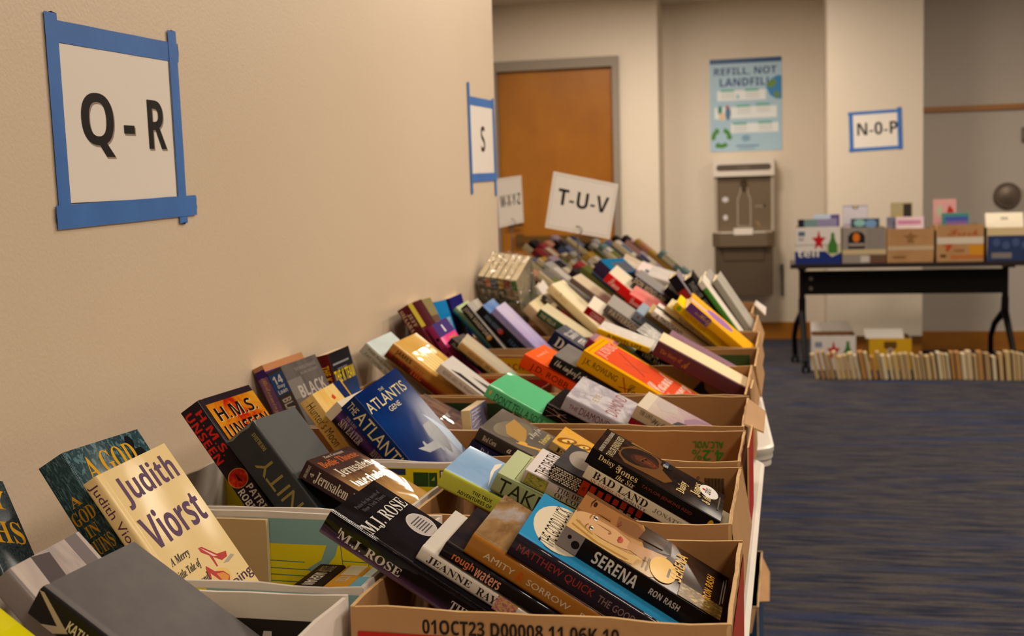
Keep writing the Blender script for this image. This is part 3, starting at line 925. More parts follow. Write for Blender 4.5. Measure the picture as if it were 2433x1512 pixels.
st('viorst', 'cream book with tall purple lettering and red high-heeled shoes on its cover', 'hc', CR, CR,
   [tx('F', 'Judith', .17, .075, .93, .235, '4b1f52', None), tx('F', 'Viorst', .13, .27, .93, .455, '4b1f52', None),
    tx('S', 'Judith Viorst', .06, .12, .62, .88, '5b2f58', None),
    tx('F', 'A Merry', .14, .565, .4, .61, '2b2020', 'ital'), tx('F', 'Little Tale of', .08, .635, .45, .68, '2b2020', 'ital'), tx('F', 'Sex and', .16, .7, .44, .745, '2b2020', 'ital'), tx('F', 'Shopping', .2, .8, .9, .875, '4b1f52', None),
    el('F', .6, .71, .13, .05, 'e2bf6a'), po('F', [(.55, .525), (.6, .53), (.72, .6), (.85, .615), (.82, .64), (.73, .64), (.65, .6), (.64, .65), (.62, .65), (.62, .585), (.55, .55)], 'b5201c'), po('F', [(.57, .53), (.6, .545), (.71, .61), (.66, .6)], 'e8c0b0'),
    po('F', [(.48, .625), (.5, .615), (.56, .66), (.66, .685), (.7, .72), (.65, .745), (.57, .73), (.5, .655), (.46, .69), (.45, .685)], 'b5201c'), po('F', [(.56, .675), (.65, .69), (.69, .72), (.64, .735), (.58, .72)], 'd98a2a'),
    po('F', [(.72, .655), (.88, .64), (.92, .655), (.8, .665)], 'a79d8c'), po('F', [(.6, .755), (.74, .765), (.78, .8), (.7, .8)], 'a79d8c')], 0)
HM = C('2a2026')
st('hms', 'black hardcover with red HMS UNSEEN lettering and fiery title panel', 'hc', HM, HM,
   [re('F', .06, .04, 1, .45, art(['8a1008', 'b02408', 'c87a14', 'd0982a', '981c08'], 2.2, (1, .8), .3, 1)), tx('F', 'H.M.S.', .2, .12, .92, .225, '17110f', 'sans'), tx('F', 'UNSEEN', .15, .25, .97, .36, '17110f', 'sans'),
    tx('S', 'H.M.S.', .1, .08, .42, .46, 'd02a20', 'heavy'), tx('S', 'UNSEEN', .055, .54, .46, .92, 'd02a20', 'heavy'), el('S', .585, .5, .068, .46, 'c9903a'), el('S', .585, .5, .063, .43, art(['7a1008', 'c8280f', 'e0501a'], 3, (1, 1), .3, 1)), po('S', [(.54, .5), (.62, .4), (.6, .55)], '3a1008'),
    tx('S', 'PATRICK', .68, .08, .98, .44, 'd8ccc0', 'sans'), tx('S', 'ROBINSON', .68, .54, 1.0, .92, 'd8ccc0', 'sans')], 1)
st('tink', 'thick dark green cloth hardcover with worn corners, gilt spine upside down', 'bare', noisy('green_black_cloth', '161b1d', '1e2426', 60, 0.55, bump=.3, bscale=1500, bdist=.0004), noisy('green_black_cloth', '161b1d', '1e2426', 60, 0.55),
   [tx('S', 'DOUBLEDAY', .1, .1, .3, .24, 'a98f4a', 'serif', 180), tx('S', 'UNITY', .34, .2, 1.02, .75, '8d7a42', None, 180), po('F', [(0, 0), (.06, 0), (.02, .02), (0, .05)], '6f7268'), po('S', [(0, .0), (.02, .2), (.012, .5), (.02, .8), (0, 1)], '6f7268')])
st('jerusalem', 'glossy dark brown paperback with orange and cream title lettering', 'pb', art(['3a2826', '4a3330', 'b58a52', 'c9a05a', '8a3a2a'], 2.2, (1, 1), .18, 2, grad=.75), C('3c2a2b', .25),
   [tx('F', 'Zion Covenant', .2, .04, .72, .08, 'c9b8a8', 'serif'), tx('F', 'Bodie Thoene', .12, .1, .92, .22, 'c96a30', 'serif'), tx('F', 'Jerusalem', .2, .27, .98, .41, 'e2d8c8', 'ital'), tx('F', 'Interlude', .24, .42, .98, .55, 'e2d8c8', 'ital'),
    tx('S', 'ZION', .06, .15, .15, .35, 'c9b8a8', 'serif', 270), tx('S', '4', .13, .5, .17, .8, 'c9b8a8', 'serif', 270), tx('S', 'Jerusalem', .2, .22, .66, .85, 'd8ccb8', 'serif'), tx('S', 'Interlude', .7, .22, .98, .85, 'd8ccb8', 'serif')], 2)
st('rose', 'glossy black hardcover with white capitals and oval seal leaning across two boxes', 'hc', art(['08070a', '0e0c11', '1a1820', '0a090c', '1a2644'], 3, (1, 1), .16, 2, grad=.45), art(['0c0a10', '0c0a10', '0e0c12', '4a3050', 'a898a8'], 3, (1, 1), .2, 2, grad=.85),
   [tx('F', 'M.J. ROSE', .12, .29, .97, .42, 'd8d4d0', 'serif'), tx('F', 'Praise for the novels of', .3, .14, .82, .17, '6a6670', 'serif'), tx('F', 'New York Times', .34, .19, .84, .22, '6a6670', 'serif'),
    el('F', .75, .3, .19, .075, 'c9c2c0'), el('F', .75, .3, .175, .067, 'bdb6b4')] + [ln('F', .64, .265 + .014 * k, .86, .265 + .014 * k, .0015, '5a5458') for k in range(6)] +
   [re('S', .07, .3, .075, .55, 'd8d0c8'), tx('S', 'M.J. ROSE', .15, .25, .62, .7, 'cfc6be', 'serif'), tx('S', 'THE HYPNOTIST', .86, .3, 1.1, .7, 'cfc6be', 'serif')], 2)
PUR = art(['8a5a6a', '6a4a7a', '9a6a7a', '5a3a72'], 2.5, (1, 1), .35, 1, grad=.3)
st('redeem', 'purple and copper paperback with gold script on the spine against the wall', 'pb', PUR, PUR, [re('F', 0, 0, 1, .06, 'b5805a'), re('F', 0, .06, 1, .17, '43246a'), re('S', 0, 0, .06, 1, 'b5805a'), re('S', .06, 0, .17, 1, '43246a'), tx('F', 'Francine', .3, .09, .8, .14, 'b59a9a', 'script'), tx('S', 'Redeeming', .22, .2, .75, .8, 'c9a05a', 'script'), el('S', .3, .4, .06, .3, '8a5a6a')], 1)
st('black', 'grey library paperback with a blue 14-day loan sticker', 'pb', art(['55504e', '6a6462', '4c4745'], 3, (1, .5), .3, 2), C('4a4442', .3),
   [tx('F', 'BLACK', .28, .3, .97, .47, 'b5aca6', 'sans'), re('F', .0, .13, .38, .3, '7c7672'), tx('F', 'THE WORLD CHANGED', .4, .09, .9, .12, '8d8682', 'sans'), tx('F', 'IN AN INSTANT', .5, .14, .95, .17, '8d8682', 'sans'), tx('S', 'BLACK', .32, .2, .75, .75, 'cfc6be', 'sans'),
    re('S', .04, .06, .3, .96, '1f4f94'), tx('S', '14', .07, .2, .17, .8, 'f0ece6', 'sans', 270), tx('S', 'Day', .175, .2, .22, .7, 'f0ece6', 'sans', 270), tx('S', 'Loan', .23, .2, .28, .8, 'f0ece6', 'sans', 270)], 2)
st('kteam', 'paperback with dark red spine and yellow letters on a night-blue cover', 'pb', art(['1c1a1c', '26242c', '2a4a82', '8a8aa8', 'c9b8b0'], 2, (1, 1), .3, 1, grad=.8), C('5a1a18'), [tx('F', 'THE K TEAM', .05, .28, .93, .45, 'e0c21c', 'sans'), re('F', .1, .12, .85, .14, '8d8d92'), re('F', .25, .18, .7, .195, '6d6d75'), tx('S', 'THE K TEAM', .2, .2, .75, .8, 'e0b01c', 'sans')], 1)
HU = art(['d9a84a', 'e0b860', 'e8cc8a', 'c99a3a'], 2.2, (1, 1), .35, 1)
st('hunter', 'golden-yellow paperback with brown title on the spine', 'pb', HU, HU, [po('F', [(.72, 0), (.96, 0), (.96, .5), (.84, .5)], '1a2a5e'), po('F', [(.96, 0), (1, 0), (1, .5), (.96, .5)], 'd9a020'), po('F', [(.42, .09), (.5, .07), (.54, .11), (.46, .12)], 'c94a1a'), po('F', [(.36, .2), (.44, .24), (.5, .3), (.42, .3)], 'd98a1a'), po('F', [(.58, .16), (.62, .22), (.66, .17), (.7, .2), (.64, .26), (.57, .22)], 'c94a1a'), el('F', .55, .32, .12, .03, 'c9902a'), tx('S', "Hunter's Moon", .16, .2, .86, .85, '5a3a14', None)], 1)
st('sineater', 'purple-spined paperback with a white top panel, beside the big blue cover', 'pb', art(['d9cdb8', 'cfc0a8', '4a2a7a', '2a2030'], 2, (1, 1), .3, 1, grad=.85), art(['432a86', '4a2f8a', '6a4a9a', '2a2030', '201820'], 2, (1, 1), .3, 1, grad=.9), [re('S', 0, 0, .14, 1, 'd9cdb8'), re('F', 0, 0, 1, .3, 'ddd2be'), tx('S', 'THE LAST', .22, .06, .36, .32, 'd8ccd8', 'serif'), tx('S', 'SIN EATER', .17, .36, .48, .85, 'e0d8e0', 'serif'), tx('S', 'RIVERS', .66, .25, .86, .75, 'c9c0b8', 'serif')], 1)
AT = art(['0a2a70', '082460', '0a357c', '102c68', '1a2660', '5a5078', 'b07a58'], 2.4, (1, 1), .3, 1, grad=.72)
st('atlantis', 'deep blue paperback with large cream ATLANTIS lettering facing forward', 'pb', AT, C('12306e', .3),
   [tx('F', 'THE', .44, .13, .55, .16, 'd8cfae', None), tx('F', 'ATLANTIS', .1, .19, .93, .32, 'ded2a2', None), tx('F', 'GENE', .36, .36, .62, .42, 'd8cfae', None), tx('S', 'THE', .1, .25, .22, .75, 'ded2a2', None), tx('S', 'ATLANTIS', .24, .1, .98, .9, 'e6d9a6', None),
    po('F', [(.27, .555), (.4, .575), (.42, .54), (.45, .54), (.46, .575), (.62, .585), (.7, .6), (.64, .655), (.4, .63)], '15182c'), po('F', [(.6, .53), (.64, .45), (.8, .45), (.86, .5), (.84, .66), (.76, .74), (.7, .66), (.64, .7)], '20243a'), po('F', [(.78, .38), (.86, .44), (1, .6), (1, .74), (.88, .8), (.86, .52)], '8aa0c0'), ln('F', .66, .45, .74, .72, .001, '0c101c'), ln('F', .8, .46, .66, .7, .001, '0c101c'), ln('F', .62, .54, .86, .52, .001, '0c101c')], 1)
IV = C('d6cfc6', .25, 2)
st('jeanne', 'slim white jacketed hardcover with black spine capitals and flowers at its foot', 'hc', IV, C('dcd5cc', .25, 2), [tx('F', 'IT TAKES NOTHING MORE THAN A LITTLE', .1, .42, .98, .47, '8a8480', 'serif'), tx('S', 'JEANNE', .1, .22, .5, .78, '2a2422', 'serif'), tx('S', 'RAY', .56, .22, .76, .78, '2a2422', 'serif'), re('S', .8, 0, 1, 1, art(['6a8a4a', 'c96a8a', 'e0c26a', '3a2a3a'], 6, (1, 1), .3, 1))], 2)
st('rough', 'thin black hardcover with orange and white rough waters spine', 'hc', art(['1c1a1e', '26232a', '3a2a22'], 3, (1, 1), .2, 2), C('17151a', .25, 2), [tx('S', 'rough', .12, .15, .36, .85, 'd97a4a', 'heavy'), tx('S', 'waters', .4, .15, .68, .85, 'e0a080', 'heavy')], 2)
st('amity', 'hardcover with ochre spine lettered AMITY and SORROW in pale caps', 'hc', art(['8a8488', 'a8a0a0', '9a7a52', '7a5a3a', 'b59a7a'], 2.2, (.6, 1.4), .16, 2), C('a86f2a', .25, 2), [tx('S', 'AMITY', .16, .3, .38, .68, 'd8cdb8', None), tx('S', '&', .42, .25, .49, .75, 'c9501c', 'serif'), tx('S', 'SORROW', .52, .3, .84, .68, 'd8cdb8', None), re('F', 0, .42, 1, .85, art(['8d8a90', 'b5aca8', '7d7a82'], 3, (1, 2), .2, 2))], 2)
st('goodluck', 'blue-topped hardcover with dark spine and red spine lettering', 'hc', C('2f8fc4', .3, 2), C('251f2e', .3, 2),
   [el('F', .52, .17, .44, .15, 'e0d4bc'), tx('F', 'THE GOOD LUCK', .25, .18, .92, .3, '2a2422', None), tx('F', 'OF RIGHT NOW', .3, .34, .88, .44, '2a2422', None), po('F', [(0, .78), (.2, .86), (.25, .97), (0, .97)], 'd9cdb4'), tx('S', 'MATTHEW QUICK', .08, .25, .6, .72, 'a8322a', None), tx('S', 'THE GOOD LUCK', .63, .3, .97, .7, 'a88a8a', None)], 2)
SKIN = 'd2a884'
st('serena', 'black-spined paperback with two large faces and yellow seal on its cover', 'pb', art(['7a5230', '9a6a40', 'b58a5a', '4a3222', '2a1d18', '1d1614'], 1.8, (1, 1), .3, 1, grad=.8), C('1a1412', .3),
   [po('F', [(.5, 0), (1, 0), (1, .38), (.86, .44), (.6, .42), (.5, .2)], '94653a'), po('F', [(.9, 0), (1, 0), (1, .4), (.94, .3)], '6a4628'), po('F', [(.58, .25), (.86, .24), (.94, .36), (.8, .45), (.62, .44)], '7d5433'), po('F', [(.5, .46), (.62, .43), (.8, .45), (1, .4), (1, .6), (.7, .62)], '3a2a20'),
    po('F', [(0, 0), (.45, 0), (.25, .05), (.16, .2), (.2, .38), (.3, .46), (.1, .5), (0, .34)], 'c9a468'), po('F', [(.1, .02), (.14, .02), (.06, .2), (.1, .4), (.05, .38), (.02, .18)], 'a67c42'), po('F', [(.22, .03), (.26, .03), (.15, .16), (.13, .14)], 'a67c42'),
    el('F', .38, .205, .2, .195, 'c99f74'), po('F', [(.3, .36), (.46, .36), (.56, .5), (.62, .6), (.3, .56), (.26, .46)], 'b88c62'), po('F', [(.5, .1), (.57, .14), (.585, .26), (.5, .36), (.45, .38), (.53, .26)], 'a87a52'), po('F', [(.0, .42), (.2, .44), (.34, .56), (.2, .62), (.0, .54)], 'b08a52'),
    po('F', [(.4, .098), (.46, .088), (.56, .094), (.57, .1), (.46, .097)], '8a6238'), po('F', [(.17, .1), (.24, .09), (.31, .1), (.3, .106), (.24, .099)], '8a6238'),
    el('F', .5, .126, .055, .013, 'ece0d2'), el('F', .5, .126, .022, .013, '4a5a5e'), el('F', .5, .126, .01, .006, '15110f'), po('F', [(.44, .124), (.47, .112), (.53, .111), (.56, .122), (.52, .116), (.47, .117)], '4a3020'),
    el('F', .25, .13, .05, .013, 'ece0d2'), el('F', .25, .13, .021, .013, '4a5a5e'), el('F', .25, .13, .01, .006, '15110f'), po('F', [(.195, .128), (.22, .116), (.28, .116), (.305, .127), (.27, .121), (.23, .121)], '4a3020'),
    po('F', [(.41, .13), (.425, .21), (.44, .232), (.4, .24), (.405, .2)], 'b08258'), po('F', [(.33, .233), (.37, .228), (.385, .24), (.43, .236), (.385, .247)], '9a6a48'),
    po('F', [(.29, .303), (.34, .29), (.37, .294), (.4, .29), (.45, .302), (.37, .306)], 'a8403a'), po('F', [(.29, .304), (.37, .308), (.45, .303), (.41, .322), (.37, .326), (.33, .32)], 'bd5548'),
    po('F', [(.66, .066), (.78, .055), (.9, .066), (.9, .074), (.78, .064)], '3a2416'), el('F', .79, .083, .06, .011, '2e1c12'), po('F', [(.62, .1), (.66, .19), (.7, .205), (.62, .21)], '8a5a36'), po('F', [(.6, .262), (.68, .256), (.78, .264), (.7, .276)], '7a3f30'),
    po('F', [(.65, .4), (.92, .42), (.96, .58), (.7, .56)], '4a3522'), el('F', .3, .6, .26, .085, 'd6a51e'), tx('F', 'NOW A MAJOR', .16, .565, .44, .585, '4a3a14', 'sans'), tx('F', 'MOTION PICTURE', .14, .595, .46, .615, '4a3a14', 'sans'), re('F', .2, .63, .4, .645, '4a3a14'),
    tx('F', 'SERENA', .3, .73, .95, .81, 'd9a83a', 'sans'), tx('F', 'RON RASH', .3, .9, .82, .95, 'c9902a', 'sans'), re('F', .3, .965, .85, .972, '8d8478'), re('F', .35, .98, .9, .987, '8d8478'), re('F', 0, .72, .28, .99, art(['a8843a', '5a4424', 'd9b86a'], 5, (1, 1), .3, 1)),
    re('S', 0, 0, .13, 1, '8a7f7c'), el('S', .1, .55, .025, .2, '1d1816', .4), el('S', .05, .35, .012, .1, '1d1816'), tx('S', 'SERENA', .16, .22, .5, .84, 'e0d4c4', 'sans'), tx('S', 'RON RASH', .57, .35, .8, .68, 'c9bcb4', 'sans')], 1)
st('true', 'hardcover with sky-blue cover and lime spine', 'hc', art(['7fa6d2', '8fb2da', '9fbce0'], 2, (1, 1), .35, 1), C('bcc24a', .4), [po('F', [(.1, .26), (.55, .21), (.8, .2), (.95, .23), (.8, .235), (.6, .225)], 'e6ddd2'), tx('S', 'THE TRUE ADVENTURES OF', .4, .2, .98, .42, '3a3a1a', 'sans'), tx('S', 'ADVENTURES OF', .36, .55, .75, .78, '3a3a1a', 'sans')], 1)
st('take', 'pale green hardcover with tall dark TAKE lettering on the spine', 'hc', C('b9c49a', .4), C('96a276', .4), [ln('F', .08, .1, .95, .1, .0008, '4a5238'), ln('F', .12, .13, .95, .13, .0006, '4a5238'), ln('F', .08, .1, .08, .95, .0008, '4a5238'), tx('S', 'TAKE', .08, .1, .62, .92, '2a2a20', None), re('S', .0, .0, 1, .02, '5a6040')], 1)
st('death', 'white paperback with a small square picture on its spine', 'pb', C('dcd4d4', .35), art(['c9c0c2', 'b5aaa2', '8a9a5a'], 1.5, (1, 1), .35, 1, grad=.8), [tx('F', 'THE DEATH', .1, .2, .95, .42, '3a2a28', None), re('S', .04, .1, .32, .92, '8a7a3a'), re('S', .05, .15, .31, .87, art(['2a3a1c', '7a8a3a', 'b5a04a', '3a3a5a'], 4, (1, 1), .3, 1)), tx('S', 'THE DEATH', .42, .08, .72, .45, '4a3a38', 'serif'), tx('S', 'OF COLE', .42, .52, .66, .9, '4a3a38', 'serif')], 1)
PT = []
_r = random.Random(3)
for k in range(11):
    for j in range(7):
        x0 = .004 + k * .0178 + (j % 2) * .008
        PT.append(re('S', x0, .06 + j * .13, x0 + _r.choice([.009, .012, .015]), .15 + j * .13, 'd8ccbc'))
PT += [re('S', .205, 0, .255, 1, 'c9421c'), tx('S', 'IN', .22, .4, .24, .65, '5a1a0c', 'sans', 270)]
for k in range(7):
    PT += [re('S', .265 + k * .052, .06 + .08 * (k % 2), .3 + k * .052, .55, 'c9421c'), re('S', .268 + k * .052, .62, .295 + k * .052, .8, 'c8bcae'), re('S', .28 + k * .052, .84, .31 + k * .052, .96, 'c8bcae')]
st('pattern', 'paperback with black and white brick pattern and orange blocks on its spine', 'pb', art(['3f3c40', '4a474a', '57534f'], 2, (1, 1), .35, 1), C('1b1a1c', .35), [el('F', .6, .14, .36, .1, 'a0958c'), po('F', [(.35, .25), (.5, .22), (.5, .3), (.4, .32)], '2a2a30')] + PT, 1)
st('badland', 'cream-spined paperback reading BAD LAND under the black one', 'pb', C('d8ccb4', .4), C('d9cdb6', .4), [tx('S', 'BAD LAND', .08, .1, .56, .62, '2a2420', 'serif'), tx('S', 'AN AMERICAN', .06, .68, .36, .9, 'a85a4a', 'serif'), tx('S', 'ROMANCE', .4, .68, .6, .9, '3a4a6a', 'serif'), tx('S', 'JONATHAN', .66, .25, .98, .62, '8a7f6a', 'serif')], 1)
st('daisy', 'black paperback with gold swirl lettering and an oval white price sticker', 'pb', art(['2a2022', '1d1618', '2a1d16', '3a2818', '1b1516'], 2.5, (1, 1), .3, 1), C('141112', .3),
   [tx('F', 'AUTHOR OF THE SEVEN HUSBANDS', .05, .04, .95, .07, 'b5a99a', 'sans'), tx('F', 'TAYLOR JENKINS REID', .05, .1, .95, .17, 'c9b890', None), po('F', [(.12, .24), (.3, .17), (.6, .17), (.92, .24), (.98, .42), (.85, .5), (.6, .5), (.4, .6), (.2, .55)], '6a4420'), el('F', .58, .32, .36, .13, '20130e', .25), el('F', .55, .36, .24, .1, '3a1c10', .3), po('F', [(.44, .3), (.56, .27), (.68, .32), (.7, .4), (.6, .47), (.48, .44)], '5a2c16'), el('F', .52, .345, .04, .01, '1a0d08'), el('F', .64, .36, .04, .01, '1a0d08'), po('F', [(.56, .35), (.6, .4), (.55, .41)], '7a4220'), el('F', .58, .435, .04, .008, '7a3020'), ln('F', .5, .33, .57, .335, .0006, 'a8602a'), ln('F', .62, .345, .69, .355, .0006, 'a8602a'),
    po('F', [(.93, .2), (1, .22), (1, .42), (.96, .34)], '8a6a34'), el('F', .84, .52, .12, .05, '141418', .1), tx('F', 'READ', .76, .49, .86, .53, 'c9c4be', 'sans'), tx('F', 'VIDEO', .87, .5, .95, .53, '4a7ac0', 'sans'),
    tx('F', 'Daisy', .18, .64, .62, .72, 'e0c890', 'serif'), tx('F', 'Jones', .38, .74, .86, .82, 'e0c890', 'serif'), tx('F', '& the Six', .3, .83, .85, .9, 'e0c890', 'ital'), el('F', .76, .87, .22, .075, 'e2ddd8'), el('F', .76, .83, .035, .014, 'b52a2a'), tx('F', '20%', .66, .84, .88, .885, '1d1a1a', 'heavy'), re('F', .3, .955, .8, .965, '6a625a'),
    tx('S', 'Daisy &', .1, .08, .28, .5, 'e0c890', 'serif'), tx('S', 'Jones', .26, .1, .44, .55, 'e0c890', 'serif'), tx('S', 'the Six', .26, .55, .44, .95, 'e0c890', 'ital'), tx('S', 'TAYLOR JENKINS REID', .48, .35, .86, .62, '8a3a22', None), el('S', .95, .5, .02, .3, 'd9a51e')], 1)
st('goldface', 'paperback with golden faces on the cover behind the black paperback', 'pb', art(['c98a2a', 'e0a83a', 'd9a85a', 'a86a1a'], 2.5, (1, 1), .25, 1), art(['b59a6a', 'a88a5a'], 2, (1, 1), .3, 1), [el('F', .4, .08, .25, .045, '8a5a14', .3), el('F', .42, .085, .16, .022, 'e8c070', .3), el('F', .4, .09, .05, .012, '7a4a14'), el('F', .55, .2, .22, .04, '8a5a14', .3), el('F', .56, .205, .14, .02, 'e8c070', .3), el('F', .56, .207, .04, .01, '7a4a14'), tx('S', 'ER', .05, .2, .2, .8, '3a2a1a', 'serif')], 1)
st('prize', 'grey-brown hardcover with gold bowl picture and white handwriting title', 'hc', art(['5a5350', '66605a', '6f655a', '54504e'], 2, (1, 1), .3, 1), C('39322f', .3), [el('F', .5, .17, .4, .1, '7a715f', .2), po('F', [(.25, .16), (.5, .11), (.85, .12), (.7, .24), (.45, .28), (.2, .3)], 'b08a4e'), el('F', .25, .36, .2, .018, 'd9a850', .9), el('F', .3, .47, .12, .016, 'd9a850', .9), el('F', .22, .29, .07, .025, 'd9a850', .3), tx('F', 'a Prize for', .5, .4, .95, .48, 'd8d0c4', 'script'), tx('F', 'February', .55, .5, .95, .57, 'd8c070', 'serif'), tx('S', 'Red Corn', .1, .3, .34, .75, 'b5a898', 'serif'), tx('S', 'a prize for February', .46, .2, .98, .8, 'e0d8cc', 'ital')], 1)
st('stone', 'navy paperback spine wedged below the grey-brown hardcover', 'pb', C('1c1a3a', .35), C('1d1b3c', .35), [tx('S', 'Deborah', .1, .2, .4, .6, '8a88a8', 'serif'), tx('S', 'STONE', .5, .3, .9, .8, 'a8a4b8', 'serif')], 1)
st('hanne', 'small lavender paperback showing cream page edges beside the grey-brown hardcover', 'pb', C('8d88b8', .4), plain('dcc89a', .8), [tx('F', 'HANNE', .05, .02, .6, .4, 'd8d2d8', 'serif', 90)], 1)
st('film', 'plastic-wrapped brown hardcover half hidden behind the big blue cover', 'hc', art(['6a4f40', '8a6a58', '5a4a48', '9a7a62'], 3, (2, .6), .12, 2), C('4a3830', .2, 2), [tx('F', 'THE LETTER', .35, .3, .98, .42, '4a4a58', 'serif')], 2)
GR = C('5fc28a', .2, 2)
st('dont', 'bright mint green plastic-wrapped hardcover with black tall spine title', 'hc', GR, C('58bd80', .25, 2), [po('F', [(.5, .5), (1, .45), (1, 1), (.4, 1)], art(['8ac0a0', '6a8a7a', '9ad0ae'], 4, (1, 1), .2, 2)), el('S', .06, .45, .016, .2, 'c9b05a'), tx('S', "DON'T TELL A SOUL", .12, .2, .9, .82, '163a22', None)], 2)
st('pinkline', 'black hardcover with thin pink scribble lines', 'hc', C('1d191b', .15, 2), C('16120f', .35, 1), [ln('S', .02, .2, .3, .35, .0006, 'a87a80'), ln('S', .05, .9, .28, .12, .0006, 'a87a80'), ln('S', .1, .15, .36, .9, .0006, 'a87a80'), ln('S', .02, .5, .4, .6, .0006, 'a87a80'), el('S', .2, .45, .012, .12, 'b5a05a'), ln('S', .55, 0, .55, 1, .0006, '8a5a3a'), ln('S', .64, 0, .64, 1, .0006, '8a5a3a'), tx('S', 'AFTER', .7, .3, .95, .7, '8a8078', 'serif')], 2)
st('diamond', 'silver-lilac plastic-wrapped hardcover with THE DIAMOND EYE on the spine', 'hc', art(['b5b0bc', 'cfcad2', 'a8a2b0', 'd8d2d8'], 2.5, (1, 2.5), .15, 2), art(['a39cac', 'b0a9b8'], 3, (1, 1), .25, 2), [tx('F', 'DIAMOND', .25, .44, .97, .58, '9a5a5a', None), tx('F', 'EYE', .3, .25, .6, .33, 'b5a87a', None), tx('S', 'THE', .16, .35, .26, .65, '6a2a2c', None), tx('S', 'DIAMOND EYE', .29, .25, .78, .75, '6a2a2c', None), po('F', [(.0, .88), (.06, .84), (.1, 1), (0, 1)], '8a1a20')], 2)
st('red2', 'thin dark red book squeezed beside the silver-lilac hardcover', 'pb', C('3f4a48', .4), C('8a1420', .35), [tx('S', 'A NOVEL OF', .3, .1, .75, .45, 'b57a6a', 'serif'), tx('S', 'the hill', .35, .5, .7, .9, 'b57a6a', 'serif')], 1)
st('lostwife', 'beige paperback with a mauve figure on its cover near the torn box rim', 'pb', art(['cfc2b4', 'bfb0a8', 'a88a9a', '8d7486', '8a6f80'], 2, (1, 1), .3, 1, grad=.75), C('c2b096', .4), [re('F', 0, 0, 1, .1, 'd2c6b4'), po('F', [(.35, .2), (.6, .12), (.9, .15), (.98, .3), (.6, .35)], 'b8aca8'), po('F', [(.2, .45), (.5, .42), (.85, .5), (1, .7), (1, .95), (.5, .9), (.3, .7)], '94788c'), po('F', [(.0, .35), (.25, .38), (.4, .55), (.2, .62), (.05, .5)], '4a4446'), po('F', [(.6, .8), (.85, .82), (.8, .95), (.6, .95)], '3a3436'), tx('S', 'THE LOST', .16, .18, .36, .5, '4a3f34', 'serif'), tx('S', 'Wife', .36, .25, .62, .85, '4a3f34', 'script'), tx('S', 'ALYSON', .72, .35, .92, .65, '8a7c68', 'serif')], 1)
st('faith', 'pale blue hardcover with grey spine handwriting, nearest the wall in its row', 'hc', art(['b8ccd2', 'c8d6d8', 'd4dcd8'], 2, (1, 1), .3, 1), art(['a8a89e', 'b5b8b0'], 2, (1, 1), .4, 1), [tx('S', 'Faith Bass Darling', .2, .12, .98, .45, '5a5c58', 'ital'), tx('S', 'Last Garage Sale', .2, .55, .98, .88, '5a5c58', 'ital')], 1)
RO = art(['c99a4a', 'd2a85a', 'c08a3a'], 2, (1, 1), .3, 1)
_rl = []
for a, b in ((.16, .5), (.52, .86)):
    for k in range(6):
        _rl.append(re('F', .14 + .105 * k, a, .22 + .105 * k, b - .06, plain('f0d890', .12, 2, .55)))
    _rl.append(re('F', .8, a, .88, b - .06, plain('d9a83a', .2, 2, .5)))
st('rollins', 'thick tan-gold hardcover with shiny gilt cover lettering', 'hc', RO, art(['b8823a', 'c28c42', 'c28c42', '8a2a14', '3a1410', 'b58a4a'], 1.4, (1, 1), .3, 1, grad=.92), _rl + [tx('S', 'JAMES', .16, .1, .42, .46, '2a1a12', 'sans'), tx('S', 'ROLLINS', .16, .54, .46, .9, '2a1a12', 'sans'), tx('S', 'THE', .5, .2, .66, .8, 'c2602a', 'serif')], 1)
st('silver', 'slim white book with a mirror-bright silver cover', 'pb', plain('cfcac6', .1, 2, .6), C('d9cfc4', .4), [po('F', [(.1, .1), (.3, .2), (.2, .9), (.08, .7)], '2a2624'), po('F', [(.6, .3), (.8, .5), (.7, .98), (.55, .7)], '4a4442'), tx('S', 'RENNIE AIREY', .12, .3, .55, .7, '8d8478', 'serif'), tx('S', 'The Reappearance', .58, .3, .98, .7, '8d8478', 'ital')], 1)
st('dark4', 'slim dark grey book standing between the tan book and the wall', 'pb', art(['4a4644', '5a5552'], 3, (1, 1), .3, 1), C('2c2624', .4), [tx('S', 'Phoebe', .05, .2, .3, .8, '8d857c', 'script'), tx('S', 'a journal', .45, .25, .8, .75, '9a9086', 'ital')], 1)
st('tan4', 'slim tan hardcover with misty grey landscape cover', 'hc', art(['cbbb94', 'b5aa96', '9a968e', 'a8a090'], 2, (1, 1), .3, 1, grad=.5), art(['b8945a', 'a8875a', '7a7452'], 1.5, (1, 1), .4, 1, grad=.8), [tx('S', 'ANITA SHREVE', .25, .3, .62, .7, '7a5a34', 'serif'), tx('S', 'THE WEIGHT', .7, .3, .96, .7, '4a4a2a', 'serif')], 1)
st('pink', 'hot pink paperback with a purple top band', 'pb', C('e0408a', .35), C('b83a78', .35), [re('F', 0, 0, 1, .2, '4a3a7a'), po('F', [(.45, .06), (.52, .05), (.55, .16), (.46, .16)], 'e8e0e8'), tx('F', 'FLIRT', .3, .4, .9, .55, 'd8a03a', 'script'), el('S', .4, .5, .05, .25, '2a1420'), el('S', .85, .5, .04, .2, '5a1a3a')], 1)
st('shaara', 'maroon hardcover with cream spine capitals against the wall', 'hc', C('4a1820', .35), C('5a1c26', .4), [re('F', 0, .0, .3, .25, 'a8942a'), tx('S', 'JEFF', .3, .12, .62, .46, 'c9b090', 'serif'), tx('S', 'SHAARA', .12, .54, .7, .9, 'c9b090', 'serif')], 1)
